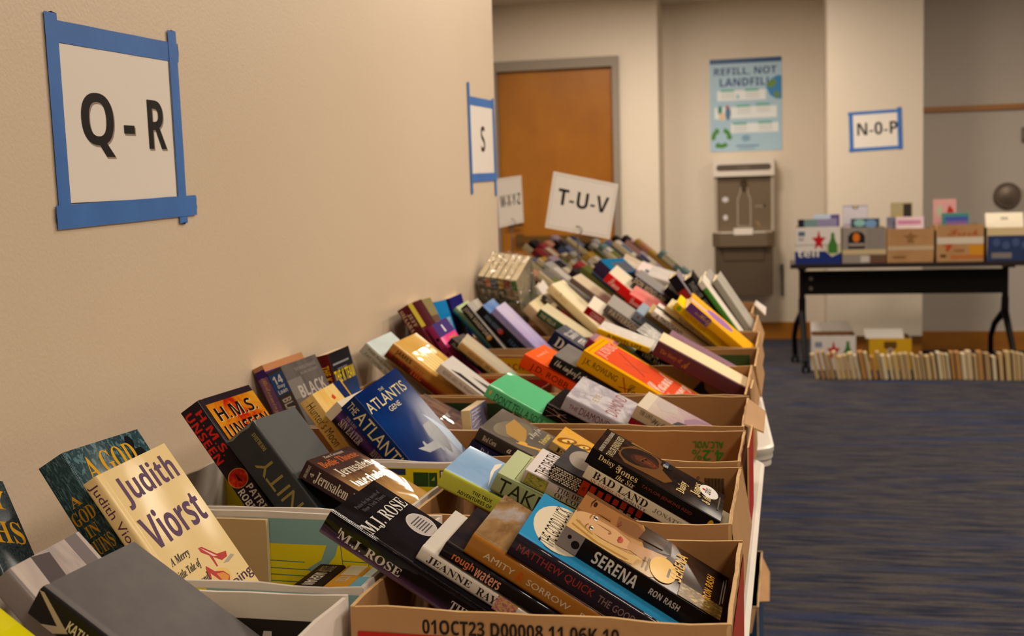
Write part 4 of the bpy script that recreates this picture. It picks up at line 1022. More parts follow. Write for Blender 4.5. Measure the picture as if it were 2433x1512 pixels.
st('olive', 'olive-topped brown paperback by the maroon hardcover', 'pb', C('6a5244', .4), art(['b5a88a', '8a7a5a', 'd8ccb8'], 2, (1, 1), .4, 1), [re('F', 0, 0, 1, .22, '8a7f56')] + [tx('F', w_, .12, .3 + .17 * k, .92, .43 + .17 * k, '9a8272', 'serif') for k, w_ in enumerate(('THE LAST', 'OF THE', 'CROWN'))], 1)
st('blue5', 'azure blue paperback standing against the wall', 'pb', C('1478b8', .35), C('1070b0', .35), [tx('F', 'EASY', .55, .25, .9, .5, 'b8d4e8', 'sans'), re('F', .4, .3, .46, .6, 'a8c8e0')], 1)
st('navy5', 'navy paperback, the furthest cover up against the wall', 'pb', C('231f6a', .35), C('1d1a58', .35), [tx('F', 'JO', .4, .5, .7, .7, 'a8a4d0', 'sans')], 1)
st('teal5', 'pale green to teal paperback spine next to the black-and-gold one', 'pb', C('b5c49a', .35), art(['a8bf8a', '9aba8a', '5aa0a0', '1a6a92', '123a4a'], 1.5, (1, 1), .35, 1, grad=.9), [], 1)
st('sand', 'black hardcover with large pale spine capitals and a gold emblem', 'hc', art(['8d8a86', 'b5b0aa', '6a6764'], 4, (3, 1), .2, 2), C('15120f', .3), [tx('S', 'JOHN SANDFORD', .1, .2, .78, .82, 'c9b59a', 'sans'), el('S', .86, .5, .05, .35, 'c98a2a')], 1)
st('spot', 'black hardcover with a red blot on the spine', 'hc', art(['3a5a9a', '6a8ac0', 'c8c8d0'], 2, (1, 1), .3, 1), C('16161c', .3), [el('S', .55, .55, .06, .3, 'b5321c'), tx('S', 'DEAN KOONTZ', .14, .3, .46, .75, '6a7a92', 'sans'), tx('S', 'FEAR', .65, .3, .9, .75, '4a5a78', 'sans')], 1)
st('lav', 'lavender jacketed hardcover with cloudy cover', 'hc', art(['c9c2dc', 'bfb5d6', 'a89ac8', '8a86c0', '9aa0d0'], 2, (1, 1), .3, 1, grad=.6), art(['6a6290', '9a90c0', 'a89fc8'], 2, (1, 1), .35, 1, grad=.8), [tx('S', 'Barbara Delinsky', .3, .3, .85, .75, '8a80b0', 'serif')], 1)
OR = C('f0642a', .35)
st('robb', 'vivid orange hardcover with dark spine capitals', 'hc', OR, C('ea4c12', .35), [tx('F', 'a novel of', .2, .1, .75, .2, 'f0b8a0', 'ital'), tx('F', 'NY', .5, .35, .9, .5, 'f0b8a0', 'sans'), tx('S', 'J.D. ROBB', .16, .25, .72, .85, '5a1a08', None)], 1)
st('imperfect', 'grey-topped hardcover with white brush script on a black spine', 'hc', art(['6f6a68', '7d7874', '65615f'], 1.5, (1, 1), .35, 1), C('211d1d', .35), [tx('S', 'the imperfect', .12, .15, .85, .9, 'd8cfc6', 'script')], 1)
st('casual', 'big yellow and red hardcover with hand-drawn lettering and crossed lines', 'hc', C('e8a80c', .35), C('e6a60a', .35),
   [ln('F', .05, .03, .95, .03, .0015, 'c9641c'), re('F', .1, .07, .95, .92, 'dd5230'), tx('F', 'J.K. ROWLING', .17, .1, .9, .24, 'e8c8b8', None), ln('F', .75, .2, .35, .5, .0025, '4a3234'), ln('F', .4, .3, .6, .5, .0018, '5a4244'), tx('F', 'Casual', .18, .58, .9, .74, 'ecdccc', 'script'), tx('F', 'Vacancy', .14, .74, .92, .9, 'ecdccc', 'script'), ln('S', 0, .06, 1, .06, .001, 'c9641c'),
    tx('S', 'J.K. ROWLING', .1, .28, .47, .72, '2a2418', None), ln('S', .5, .2, .6, .9, .0022, 'b52a14'), ln('S', .5, .78, .62, .62, .0018, 'b52a14'), ln('S', .53, .5, .58, .5, .0006, '8a6a14'), tx('S', 'Casual', .64, .2, .85, .8, '2a2418', 'script'), tx('S', 'Vacancy', .86, .2, 1.0, .8, '2a2418', 'script')], 1)
st('steel', 'navy hardcover with big white initials in the row behind the orange one', 'hc', art(['4a4a55', '5a5a64', '3a4258'], 2.5, (1, 1), .25, 2), C('1b2244', .35), [re('F', .15, .08, .92, .1, '8d8a90'), tx('F', 'Danielle', .25, .18, .9, .4, 'd9d4d0', 'script'), tx('F', 'STEEL', .3, .45, .85, .6, 'd9d4d0', 'sans'), tx('S', 'D.', .18, .2, .42, .85, 'd8d0c8', 'serif'), tx('S', 'STEEL', .46, .2, .9, .85, 'd8d0c8', 'serif')], 1)
st('magenta', 'magenta-and-grey jacketed book behind the big yellow one', 'hc', art(['8a8a90', 'b54a72', 'c96a88'], 2, (1, 1), .3, 1, grad=.6), C('a83a62', .35), [re('F', 0, .05, 1, .2, 'e08a4a')], 1)
st('yelwhite', 'white-covered hardcover with yellow spine', 'hc', art(['d8d2cc', 'c9c2bc', 'e2dcd6'], 3, (1, 3), .3, 1), C('e2b414', .35), [tx('S', 'A NOVEL LIFE', .2, .3, .85, .8, '3a2a14', 'sans')], 1)
st('smallgreen', 'small paperback with a green and teal patchwork cover', 'pb', art(['4a6a6a', '8aa04a', 'b5c05a', '6a7a5a'], 4, (1, 1), .3, 1), C('8aa04a', .35), [re('F', .1, .05, .3, .3, 'c9d0c8'), re('F', .4, .1, .6, .4, '2a4a5a')], 1)
GRY = art(['6a6a6a', '8d8c8a', 'b5b2ae', '55544f'], 3, (1, 1), .25, 1)
st('dean1', 'black-spined hardcover with white D and grey photo cover, further of two', 'hc', GRY, C('161414', .35), [tx('F', 'DARK', .1, .2, .9, .42, 'd0ccc8', 'sans'), tx('S', 'D', .12, .2, .3, .85, 'd2ccc4', 'serif'), tx('S', 'EAN', .34, .2, .8, .85, 'd2ccc4', 'serif')], 1)
st('dean2', 'black-spined hardcover reading DEA, nearer of the two grey photo covers', 'hc', GRY, C('161414', .35), [tx('F', 'NIGHT', .1, .15, .9, .4, 'd0ccc8', 'sans'), tx('S', 'DEAN', .14, .08, .52, .5, 'd2ccc4', 'serif'), tx('S', 'THE DARK', .2, .55, .75, .92, 'b5aea6', 'serif')], 1)
st('heart', 'cream-boarded hardcover with bare maroon spine and gilt script', 'bare', plain('e6cfa4', .6), plain('5a2a30', .5), [re('F', 0, 0, .12, 1, '6a3a42'), tx('S', 'The Story of', .12, .3, .52, .75, 'a86a34', 'serif'), tx('S', 'A', .54, .2, .64, .85, 'b5782c', 'script')], edge=plain('e6cfa4', .6))
st('mauve', 'mauve jacket edge showing behind the cream-boarded hardcover', 'hc', art(['7a5a6a', '8a6a7a', '6a4a5c'], 2, (1, 1), .3, 1), C('6a4a5c', .35), [], 1)
st('help', 'yellow hardcover with purple spine panel', 'hc', C('e8a818', .35), C('e2a20f', .35), [po('F', [(.2, .0), (.42, .0), (.42, .3), (.3, .35)], 'c9b0c0'), el('F', .55, .45, .3, .2, '9a6aa8', .5), re('S', 0, 0, .62, 1, '6a3a78'), el('S', .62, .5, .06, .5, '6a3a78'), tx('S', 'the', .28, .3, .36, .7, 'b5902c', 'ital'), tx('S', 'Help', .38, .15, .6, .85, 'c9a43a', 'script')], 1)
st('yellow7', 'lemon-yellow hardcover left of the purple-panelled one', 'hc', C('ecc80c', .35), C('e8bc0a', .35), [el('S', .12, .5, .05, .3, '8aa01c'), tx('S', 'SUNNY SIDE', .3, .3, .85, .7, 'c9801c', 'serif')], 1)
st('cream7', 'plain straw-coloured hardcover beside the lemon-yellow one', 'hc', C('d2bf8a', .5, 0), C('c9b27a', .5, 0), [tx('S', 'the meadow', .4, .3, .95, .7, '6a5a34', 'serif')], 0)
st('letters7', 'white-spined book with heavy black letters', 'hc', C('d8cfc6', .4), C('e0d8d0', .4), [tx('S', 'A THOUSAND', .12, .2, .95, .85, '1d1a1a', 'heavy'), po('F', [(.4, .0), (.6, .0), (.7, .3), (.5, .3)], '2a2a2c')], 1)
st('olive7', 'olive-brown clothbound book beside the white-spined one', 'bare', CL('a8905a'), CL('6a5a2c'), [])
st('greyblue7', 'grey-blue hardcover with a small emblem on the spine', 'hc', C('8d9cac', .4), C('7f92a6', .4), [el('S', .15, .5, .03, .15, '8a3a3a'), tx('S', 'N. S.', .25, .25, .5, .75, '5a6a8a', 'serif')], 1)
st('blackred8', 'black hardcover with a red emblem square on its spine', 'hc', C('8a8088', .4), C('17131a', .4), [re('S', .42, .05, .7, .95, '9a2420'), el('S', .8, .5, .05, .3, '2a6a5a')], 1)
st('thrill8', 'thick black hardcover with silver spine capitals', 'hc', C('1d1a1d', .4), C('141214', .4), [tx('S', 'THRILLER', .12, .2, .55, .8, '8d8a88', 'sans'), tx('S', 'HUNT', .62, .2, .9, .8, '8d8a88', 'sans')], 1)
st('green8', 'grass-green spined book with a white top band', 'hc', C('dcd2c6', .4), C('4f8a34', .4), [re('S', 0, 0, .26, 1, 'dcd2c8')], 1)
st('grayp8', 'grey plastic-covered hardcover with a pale blue band', 'hc', art(['b5aca8', 'a8a09c', 'c2bab4'], 2, (1, 1), .2, 2), C('8d8682', .3, 2), [re('F', 0, .48, 1, .6, '9fbabf')], 2)
st('plast8', 'clear plastic-covered pale grey hardcover at the end of the row', 'hc', art(['a8a29a', 'b5b0a6', '9a968c'], 2, (1, 1), .15, 2), C('8a867c', .3, 2), [], 2)
st('tan6', 'beige hardcover beside the green-labelled one', 'hc', C('dccba4', .45, 0), C('d8bfa0', .45, 0), [tx('S', 'a summer song', .4, .3, .85, .7, 'b59a78', 'serif')], 0)
st('villa6', 'hardcover with a dark green spine lettered THE VILLA', 'hc', C('cfc3a0', .45, 0), C('2f4a28', .45, 0), [tx('S', 'THE VILLA', .18, .25, .78, .75, 'b5b088', 'sans')], 0)
st('blacklab6', 'cream hardcover with black and red spine labels', 'hc', C('e0d2b0', .45, 0), C('3a3230', .45, 0), [re('S', .55, 0, .95, 1, '7a1420'), re('S', .3, 0, .42, 1, 'cfc2a8'), tx('S', 'STILL', .1, .2, .28, .8, 'c9bca8', 'sans')], 0)
st('white6', 'white hardcover nearest the plastic-wrapped set', 'hc', C('e2d8d0', .4), C('d8cec6', .4), [re('F', .1, .4, .6, .6, 'c94a3a')], 1)
st('bigcream6', 'thick cream hardcover with a teal ribbon bookmark', 'bare', plain('e6d8b4', .6), plain('dcc89c', .6), [ln('F', .75, .0, .6, .42, .003, '1f7f8a'), ln('S', .3, 0, .34, .5, .002, '1f7f8a'), tx('S', 'verses', .1, .3, .3, .7, 'c2a878', 'ital')])
st('brown6', 'slim brown-grey hardcover behind the cream one', 'hc', C('c9b89a', .45, 0), C('5a4a42', .45, 0), [], 0)
st('corn7', 'white jacketed hardcover with a red title block on its spine', 'hc', C('dcd2c2', .4), C('d9ccb4', .4), [re('S', 0, 0, .95, 1, 'b0141c'), el('S', .15, .5, .03, .2, '3a0a0c'), tx('S', 'CORNELL', .3, .2, .9, .8, 'd8b8b0', 'sans')], 1)
st('grey7', 'thick grey hardcover with large pale spine capitals', 'hc', C('9a9490', .4), C('6f6864', .4), [tx('S', 'PATTERSON', .15, .2, .98, .85, 'd2c4b0', 'sans')], 1)
st('redtop8', 'bright red spine with white script, upper of two red spines', 'hc', C('d8ccb4', .5, 0), C('d01a1a', .35), [tx('S', 'Simon', .35, .15, .8, .9, 'e8c0b8', 'script')], 1)
st('redmid8', 'red-spined hardcover with pinkish cover, lower of two red spines', 'hc', art(['c9605a', 'd8807a', 'e0b0a8'], 2, (1, 1), .35, 1), C('cc1a1c', .35), [tx('S', 'Dreams', .12, .15, .5, .9, 'e8c0b8', 'script')], 1)
st('navyletter8', 'navy hardcover with very large cream spine capitals', 'hc', C('8a8684', .4), C('1e1c3e', .4), [tx('S', 'DON WINSLOW', .06, .12, .96, .88, 'cfc4a2', 'sans')], 1)
st('blacktop8', 'cream-topped book with black spine below the navy one', 'hc', C('3a3632', .4), C('1b1a1b', .4), [], 1)
st('purple9', 'blue, black and purple cover in the distant pile', 'pb', C('1c1a22', .35), C('3a2a4a', .35), [re('F', 0, 0, 1, .3, '1a6a9a'), re('F', .3, .08, .95, .28, '5a5a66'), re('F', 0, .52, 1, .95, '8a5a9a')], 1)
st('beige9', 'thick beige-covered book in the distant pile', 'hc', art(['d8ccb8', 'c2b09a', 'e0d8cc'], 2, (1, 1), .4, 1), plain('e0cfa4', .7), [re('F', .2, .4, .7, .6, '8a7a68'), re('F', .4, .6, .7, .75, 'e8e0d8')], 1)
st('pinkwhite9', 'pale grey-pink jacketed book in the distant pile', 'hc', art(['d8c2c4', 'c9c0bc', 'b8bcb4'], 3, (1, 1), .3, 1), C('b8b0aa', .4), [], 1)
st('palepink9', 'white and pink book with magenta oval in the distant pile', 'hc', C('e2d0cc', .4), C('d8c0bc', .4), [el('F', .5, .6, .3, .15, '9a1a4a'), re('F', .1, .1, .4, .3, '6a7a8a')], 1)
# lettering laid where it can be read on each cover: replaces the lettering of that plane
OV = {
 ('kath', 'S'): [tx('S', 'KATH', .155, .28, .24, .6, 'd8ccc0', 'sans')],
 ('viorst', 'S'): [tx('S', 'Judith Viorst', .025, .2, .42, .85, '5b2f58', None)],
 ('viorst', 'F'): [tx('F', 'Judith', .13, .045, .93, .215, '4b1f52', 'sans'), tx('F', 'Viorst', .1, .255, .93, .43, '4b1f52', 'sans'), tx('F', 'A Merry', .14, .49, .42, .54, '2b2020', 'ital'), tx('F', 'Little Tale of', .1, .56, .47, .61, '2b2020', 'ital'), tx('F', 'Sex and', .18, .635, .47, .68, '2b2020', 'ital'), tx('F', 'Shopping', .3, .73, 1.0, .8, '4b1f52', None)],
 ('ruins', 'S'): [tx('S', 'A', .185, .3, .235, .7, 'd9a52a', 'serif', 270), tx('S', 'GOD', .25, .1, .315, .9, 'd9a52a', 'serif', 270), tx('S', 'IN', .33, .28, .385, .72, 'd9a52a', 'serif', 270), tx('S', 'RUINS', .4, .06, .47, .94, 'd9a52a', 'serif', 270)],
 ('ruins', 'F'): [tx('F', 'A', .13, .05, .28, .17, 'd9a52a', 'serif'), tx('F', 'GOD', .34, .045, .8, .165, 'd9a52a', 'serif'), tx('F', 'IN RUINS', .15, .22, .92, .36, 'd9a52a', 'serif')],
 ('hms', 'S'): [tx('S', 'H.M.S.', .05, .12, .33, .46, 'd02a20', 'sans'), tx('S', 'UNSEEN', .03, .56, .35, .92, 'd02a20', 'sans'), tx('S', 'PATRICK', .53, .12, .75, .44, 'd8ccc0', 'sans'), tx('S', 'ROBINSON', .53, .55, .78, .88, 'd8ccc0', 'sans')],
 ('hms', 'F'): [tx('F', 'H.M.S.', .14, .075, .9, .16, 'e0c8a0', 'sans'), tx('F', 'UNSEEN', .12, .19, .97, .28, 'e0c8a0', 'sans'), tx('F', 'H.M.S.', .13, .072, .89, .157, '17110f', 'sans'), tx('F', 'UNSEEN', .11, .187, .96, .277, '17110f', 'sans')],
 ('tink', 'S'): [tx('S', 'DOUBLEDAY', .06, .16, .19, .28, 'a98f4a', 'serif', 180), tx('S', 'UNITY', .22, .25, .72, .72, '8d7a42', None, 180)],
 ('jerusalem', 'S'): [tx('S', 'ZION COVENANT', .03, .15, .055, .85, 'c9b8a8', 'serif', 270), tx('S', '4', .07, .42, .1, .65, 'c9b8a8', 'serif', 270), tx('S', 'Jerusalem', .115, .2, .4, .85, 'd8ccb8', 'serif'), tx('S', 'Interlude', .43, .2, .7, .85, 'd8ccb8', 'serif')],
 ('jerusalem', 'F'): [tx('F', 'Zion Covenant', .3, .015, .75, .045, 'c9b8a8', 'serif'), tx('F', 'Bodie Thoene', .07, .06, .9, .135, 'c96a30', 'serif'), tx('F', 'Jerusalem', .12, .175, .95, .28, 'e2d8c8', 'serif'), tx('F', 'Interlude', .1, .33, .82, .42, 'e2d8c8', 'serif')],
 ('rose', 'S'): [tx('S', 'M.J. ROSE', .075, .38, .37, .78, 'cfc6be', 'serif'), tx('S', 'THE HYPNOTIST', .6, .3, .95, .7, 'cfc6be', 'serif')],
 ('rose', 'F'): [tx('F', 'M.J. ROSE', .06, .125, .96, .2, 'd8d4d0', 'serif'), tx('F', 'Praise for the novels of', .3, .045, .84, .065, '55515a', 'serif'), tx('F', 'New York Times', .34, .075, .84, .095, '55515a', 'serif')],
 ('black', 'S'): [tx('S', '14', .05, .2, .12, .8, 'f0ece6', 'sans', 270), tx('S', 'Day', .13, .2, .165, .7, 'f0ece6', 'sans', 270), tx('S', 'Loan', .17, .2, .205, .8, 'f0ece6', 'sans', 270), tx('S', 'BLACK', .25, .2, .45, .8, 'cfc6be', 'sans')],
 ('black', 'F'): [tx('F', 'BLACK', .18, .2, .92, .31, 'b5aca6', 'sans'), tx('F', 'THE WORLD CHANGED', .3, .05, .9, .08, '8d8682', 'sans'), tx('F', 'IN AN INSTANT', .4, .1, .9, .125, '8d8682', 'sans')],
 ('redeem', 'S'): [tx('S', 'Redeeming', .1, .25, .42, .8, 'c9a05a', 'script')],
 ('kteam', 'F'): [tx('F', 'THE K TEAM', .05, .2, .96, .33, 'e0c21c', 'sans')],
 ('kteam', 'S'): [tx('S', 'THE K TEAM', .12, .2, .45, .8, 'e0b01c', 'sans')],
 ('hunter', 'S'): [tx('S', "Hunter's Moon", .05, .22, .42, .82, '5a3a14', None)],
 ('sineater', 'S'): [tx('S', 'THE LAST', .13, .1, .24, .32, 'd8ccd8', 'serif'), tx('S', 'SIN EATER', .12, .38, .34, .85, 'e0d8e0', 'serif'), tx('S', 'RIVERS', .44, .3, .56, .72, 'c9c0b8', 'serif')],
 ('atlantis', 'S'): [tx('S', 'THE', .02, .3, .1, .72, 'ded2a2', None), tx('S', 'ATLANTIS', .11, .15, .6, .85, 'e6d9a6', None)],
 ('atlantis', 'F'): [tx('F', 'THE', .42, .055, .53, .078, 'd8cfae', None), tx('F', 'ATLANTIS', .02, .09, .9, .175, 'ded2a2', None), tx('F', 'GENE', .34, .2, .6, .24, 'd8cfae', None)],
 ('jeanne', 'S'): [tx('S', 'JEANNE', .05, .25, .29, .75, '2a2422', 'serif'), tx('S', 'RAY', .325, .25, .43, .75, '2a2422', 'serif'), tx('S', 'HUNGER', .6, .25, .9, .75, '2a2422', 'serif')],
 ('rough', 'S'): [tx('S', 'rough', .06, .2, .175, .85, 'd97a4a', 'sans'), tx('S', 'waters', .185, .2, .32, .85, 'e0a080', 'sans')],
 ('amity', 'S'): [tx('S', 'AMITY', .09, .4, .25, .68, 'd8cdb8', None), tx('S', '&', .265, .3, .3, .75, 'c9501c', 'serif'), tx('S', 'SORROW', .32, .4, .545, .68, 'd8cdb8', None), tx('S', 'PEGGY RILEY', .6, .4, .9, .68, 'd8cdb8', None)],
 ('goodluck', 'S'): [tx('S', 'MATTHEW QUICK', .03, .28, .43, .68, '9a3830', None), tx('S', 'THE GOOD LUCK', .455, .33, .75, .65, '8f7a7c', None)],
 ('goodluck', 'F'): [tx('F', 'THE GOOD LUCK', .12, .09, .92, .17, '2a2422', None)],
 ('serena', 'S'): [tx('S', 'SERENA', .22, .22, .5, .84, 'e0d4c4', 'sans'), tx('S', 'RON RASH', .58, .35, .77, .65, 'c9bcb4', 'sans')],
 ('serena', 'F'): [tx('F', 'NOW A MAJOR', .1, .475, .34, .49, '4a3a14', 'sans'), tx('F', 'MOTION PICTURE', .09, .5, .36, .515, '4a3a14', 'sans'), tx('F', 'SERENA', .25, .65, .86, .72, 'd9a83a', 'sans'), tx('F', 'RON RASH', .25, .86, .78, .91, 'c9902a', 'sans')],
 ('true', 'S'): [tx('S', 'THE TRUE', .2, .3, .32, .5, '3a3a1a', 'sans'), tx('S', 'ADVENTURES OF', .12, .6, .33, .8, '3a3a1a', 'sans')],
 ('take', 'S'): [tx('S', 'TAKE', .03, .14, .31, .9, '2a2a20', None)],
 ('death', 'S'): [tx('S', 'THE DEATH', .22, .1, .46, .46, '4a3a38', 'serif'), tx('S', 'OF COLE', .22, .54, .42, .9, '4a3a38', 'serif')],
 ('death', 'F'): [tx('F', 'THE DEATH', .06, .05, .95, .13, '3a2a28', None)],
 ('badland', 'S'): [tx('S', 'BAD LAND', .055, .12, .44, .66, '2a2420', 'serif'), tx('S', 'AN AMERICAN', .05, .74, .27, .93, 'a85a4a', 'serif'), tx('S', 'ROMANCE', .29, .74, .45, .93, '3a4a6a', 'serif'), tx('S', 'JONATHAN', .485, .3, .75, .64, '8a7f6a', 'serif')],
 ('daisy', 'S'): [tx('S', 'Daisy &', .07, .1, .24, .52, 'e0c890', 'serif'), tx('S', 'Jones', .22, .16, .38, .6, 'e0c890', 'serif'), tx('S', 'the Six', .24, .62, .38, .95, 'e0c890', 'ital'), tx('S', 'TAYLOR JENKINS REID', .42, .4, .81, .64, '8a3a22', None)],
 ('prize', 'S'): [tx('S', 'Red Corn', .05, .32, .15, .72, 'b5a898', 'serif'), tx('S', 'a prize for February', .23, .2, .7, .8, 'e0d8cc', 'ital')],
 ('prize', 'F'): [tx('F', 'a Prize for', .5, .27, .95, .34, 'd8d0c4', 'script'), tx('F', 'February', .52, .36, .95, .42, 'd8c070', 'serif')],
 ('stone', 'S'): [tx('S', 'Deborah', .08, .2, .24, .75, '8a88a8', 'serif'), tx('S', 'STONE', .28, .2, .44, .8, 'a8a4b8', 'serif')],
 ('dont', 'S'): [tx('S', "DON'T TELL A SOUL", .08, .3, .5, .9, '163a22', None)],
 ('pinkline', 'S'): [tx('S', 'AFTER', .5, .3, .7, .7, '8a8078', 'serif')],
 ('diamond', 'S'): [tx('S', 'THE', .05, .38, .12, .66, '6a2a2c', None), tx('S', 'DIAMOND EYE', .135, .26, .48, .72, '6a2a2c', None)],
 ('diamond', 'F'): [tx('F', 'DIAMOND', .12, .3, .95, .4, '9a5a5a', None), tx('F', 'EYE', .3, .17, .6, .22, 'b5a87a', None)],
 ('red2', 'S'): [tx('S', 'A NOVEL OF', .16, .1, .5, .45, 'b57a6a', 'serif'), tx('S', 'the hill', .16, .5, .4, .9, 'b57a6a', 'serif')],
 ('lostwife', 'S'): [tx('S', 'THE LOST', .05, .16, .17, .5, '4a3f34', 'serif'), tx('S', 'Wife', .17, .25, .32, .85, '4a3f34', 'script'), tx('S', 'ALYSON', .42, .35, .6, .65, '8a7c68', 'serif')],
 ('faith', 'S'): [tx('S', 'Faith Bass Darling', .05, .14, .38, .44, '5a5c58', 'ital'), tx('S', 'Last Garage Sale', .05, .56, .37, .88, '5a5c58', 'ital')],
 ('rollins', 'S'): [tx('S', 'JAMES', .06, .12, .22, .44, '2a1a12', 'sans'), tx('S', 'ROLLINS', .06, .54, .24, .88, '2a1a12', 'sans'), tx('S', 'THE', .255, .25, .375, .8, 'c2602a', 'serif')],
 ('silver', 'S'): [tx('S', 'RENNIE AIREY', .06, .3, .24, .7, '8d8478', 'serif'), tx('S', 'The Reappearance', .25, .3, .5, .7, '8d8478', 'ital')],
 ('dark4', 'S'): [tx('S', 'Phoebe', .04, .2, .16, .8, '8d857c', 'script'), tx('S', 'a journal', .26, .25, .42, .75, '9a9086', 'ital')],
 ('tan4', 'S'): [tx('S', 'ANITA SHREVE', .1, .3, .27, .7, '7a5a34', 'serif'), tx('S', 'THE WEIGHT', .3, .3, .45, .7, '4a4a2a', 'serif')],
 ('pink', 'S'): [], ('pink', 'F'): [tx('F', 'FLIRT', .4, .24, .9, .36, 'd8a03a', 'script')],
 ('shaara', 'S'): [tx('S', 'JEFF', .08, .16, .22, .5, 'c9b090', 'serif'), tx('S', 'SHAARA', .02, .58, .25, .9, 'c9b090', 'serif')],
 ('sand', 'S'): [tx('S', 'JOHN SANDFORD', .02, .22, .43, .85, 'c9b59a', 'sans')],
 ('spot', 'S'): [tx('S', 'DEAN KOONTZ', .1, .3, .34, .75, '6a7a92', 'sans'), tx('S', 'FEAR', .46, .3, .6, .75, '4a5a78', 'sans')],
 ('lav', 'S'): [tx('S', 'Barbara Delinsky', .18, .3, .52, .75, '8a80b0', 'serif')],
 ('robb', 'S'): [tx('S', 'J.D. ROBB', .09, .3, .43, .88, '5a1a08', None)],
 ('robb', 'F'): [tx('F', 'a novel of', .2, .06, .75, .1, 'f0b8a0', 'ital'), tx('F', 'NY', .5, .16, .9, .24, 'f0b8a0', 'sans')],
 ('imperfect', 'S'): [tx('S', 'the imperfect', .04, .15, .34, .9, 'd8cfc6', 'script')],
 ('casual', 'S'): [tx('S', 'J.K. ROWLING', .035, .3, .34, .74, '2a2418', None), tx('S', 'Casual', .45, .3, .64, .85, '2a2418', 'script'), tx('S', 'Vacancy', .68, .3, .9, .85, '2a2418', 'script')],
 ('casual', 'F'): [tx('F', 'J.K. ROWLING', .17, .075, .9, .19, 'e8c8b8', None), tx('F', 'Casual', .1, .55, .92, .7, 'ecdccc', 'script'), tx('F', 'Vacancy', .1, .72, .96, .87, 'ecdccc', 'script')],
 ('steel', 'S'): [tx('S', 'D.', .06, .2, .17, .85, 'd8d0c8', 'serif'), tx('S', 'STEEL', .2, .2, .42, .85, 'd8d0c8', 'serif')],
 ('steel', 'F'): [tx('F', 'Danielle', .2, .07, .9, .18, 'd9d4d0', 'script'), tx('F', 'STEEL', .3, .22, .85, .3, 'd9d4d0', 'sans')],
 ('dean1', 'S'): [tx('S', 'DEAN', .05, .2, .35, .85, 'd2ccc4', 'serif')], ('dean1', 'F'): [tx('F', 'DARK', .1, .08, .9, .2, 'd0ccc8', 'sans')],
 ('dean2', 'S'): [tx('S', 'DEAN', .03, .08, .22, .48, 'd2ccc4', 'serif'), tx('S', 'THE DARK', .06, .55, .33, .92, 'b5aea6', 'serif')], ('dean2', 'F'): [tx('F', 'NIGHT', .1, .06, .9, .18, 'd0ccc8', 'sans')],
 ('heart', 'S'): [tx('S', 'The Story of', .06, .32, .3, .7, 'a86a34', 'serif'), tx('S', 'A', .32, .25, .38, .8, 'b5782c', 'script')],
 ('help', 'S'): [tx('S', 'the', .115, .35, .16, .68, 'b5902c', 'ital'), tx('S', 'Help', .17, .18, .35, .85, 'c9a43a', 'script')],
 ('yellow7', 'S'): [tx('S', 'SUNNY SIDE', .15, .3, .42, .7, 'c9801c', 'serif')],
 ('cream7', 'S'): [tx('S', 'the meadow', .2, .3, .42, .7, '6a5a34', 'serif')],
 ('letters7', 'S'): [tx('S', 'A THOUSAND', .05, .15, .4, .85, '1d1a1a', 'sans')],
 ('thrill8', 'S'): [tx('S', 'THRILLER', .06, .2, .3, .8, '8d8a88', 'sans'), tx('S', 'HUNT', .34, .2, .5, .8, '8d8a88', 'sans')],
 ('tan6', 'S'): [tx('S', 'a summer song', .2, .3, .42, .7, 'b59a78', 'serif')],
 ('villa6', 'S'): [tx('S', 'THE VILLA', .04, .3, .28, .75, 'b5b088', 'sans')],
 ('blacklab6', 'S'): [tx('S', 'STILL', .06, .2, .22, .8, 'c9bca8', 'sans')],
 ('corn7', 'S'): [tx('S', 'CORNELL', .07, .2, .24, .8, 'd8b8b0', 'sans')],
 ('grey7', 'S'): [tx('S', 'PATTERSON', .06, .2, .42, .85, 'd2c4b0', 'sans')],
 ('redtop8', 'S'): [tx('S', 'Simon', .07, .12, .22, .9, 'e8c0b8', 'script')],
 ('redmid8', 'S'): [tx('S', 'Dreams', .05, .15, .22, .9, 'e8c0b8', 'script')],
 ('navyletter8', 'S'): [tx('S', 'DON WINSLOW', .03, .15, .56, .88, 'cfc4a2', 'sans')],
 ('greyblue7', 'S'): [tx('S', 'N. S.', .1, .25, .2, .75, '5a6a8a', 'serif')],
}
RS = {'hms': .8, 'black': .72, 'redeem': .6, 'sineater': .5, 'casual': .75, 'help': .5, 'blackred8': .45, 'green8': .35, 'corn7': .24, 'sand': .5, 'spot': .6, 'bigcream6': .55, 'blacklab6': .5, 'rollins': .42, 'greyblue7': .4, 'death': .5, 'jeanne': .53, 'yellow7': .5, 'pink': .5, 'pinkline': .6, 'dont': .6}
def rescale(it, f):
    """squeeze a spine item along the spine"""
    it = list(it)
    if it[0] == 'r':
        it[2] *= f
        it[4] *= f
    elif it[0] == 'e':
        it[2] *= f
        it[4] *= f
    elif it[0] == 'l':
        it[2] *= f
        it[4] *= f
    elif it[0] == 'p':
        it[2] = [(a * f, b) for a, b in it[2]]
    return tuple(it)
for key in list(ST):
    lab_, k_, f_, s_, its_, p_, b_, e_, g_ = ST[key]
    if key in RS:
        its_ = [rescale(i, RS[key]) if i[1] == 'S' and i[0] != 't' else i for i in its_]
    for pl_ in 'SF':
        if (key, pl_) in OV:
            its_ = [i for i in its_ if not (i[0] == 't' and i[1] == pl_)] + OV[(key, pl_)]
    ST[key] = (lab_, k_, f_, s_, its_, p_, b_, e_, g_)

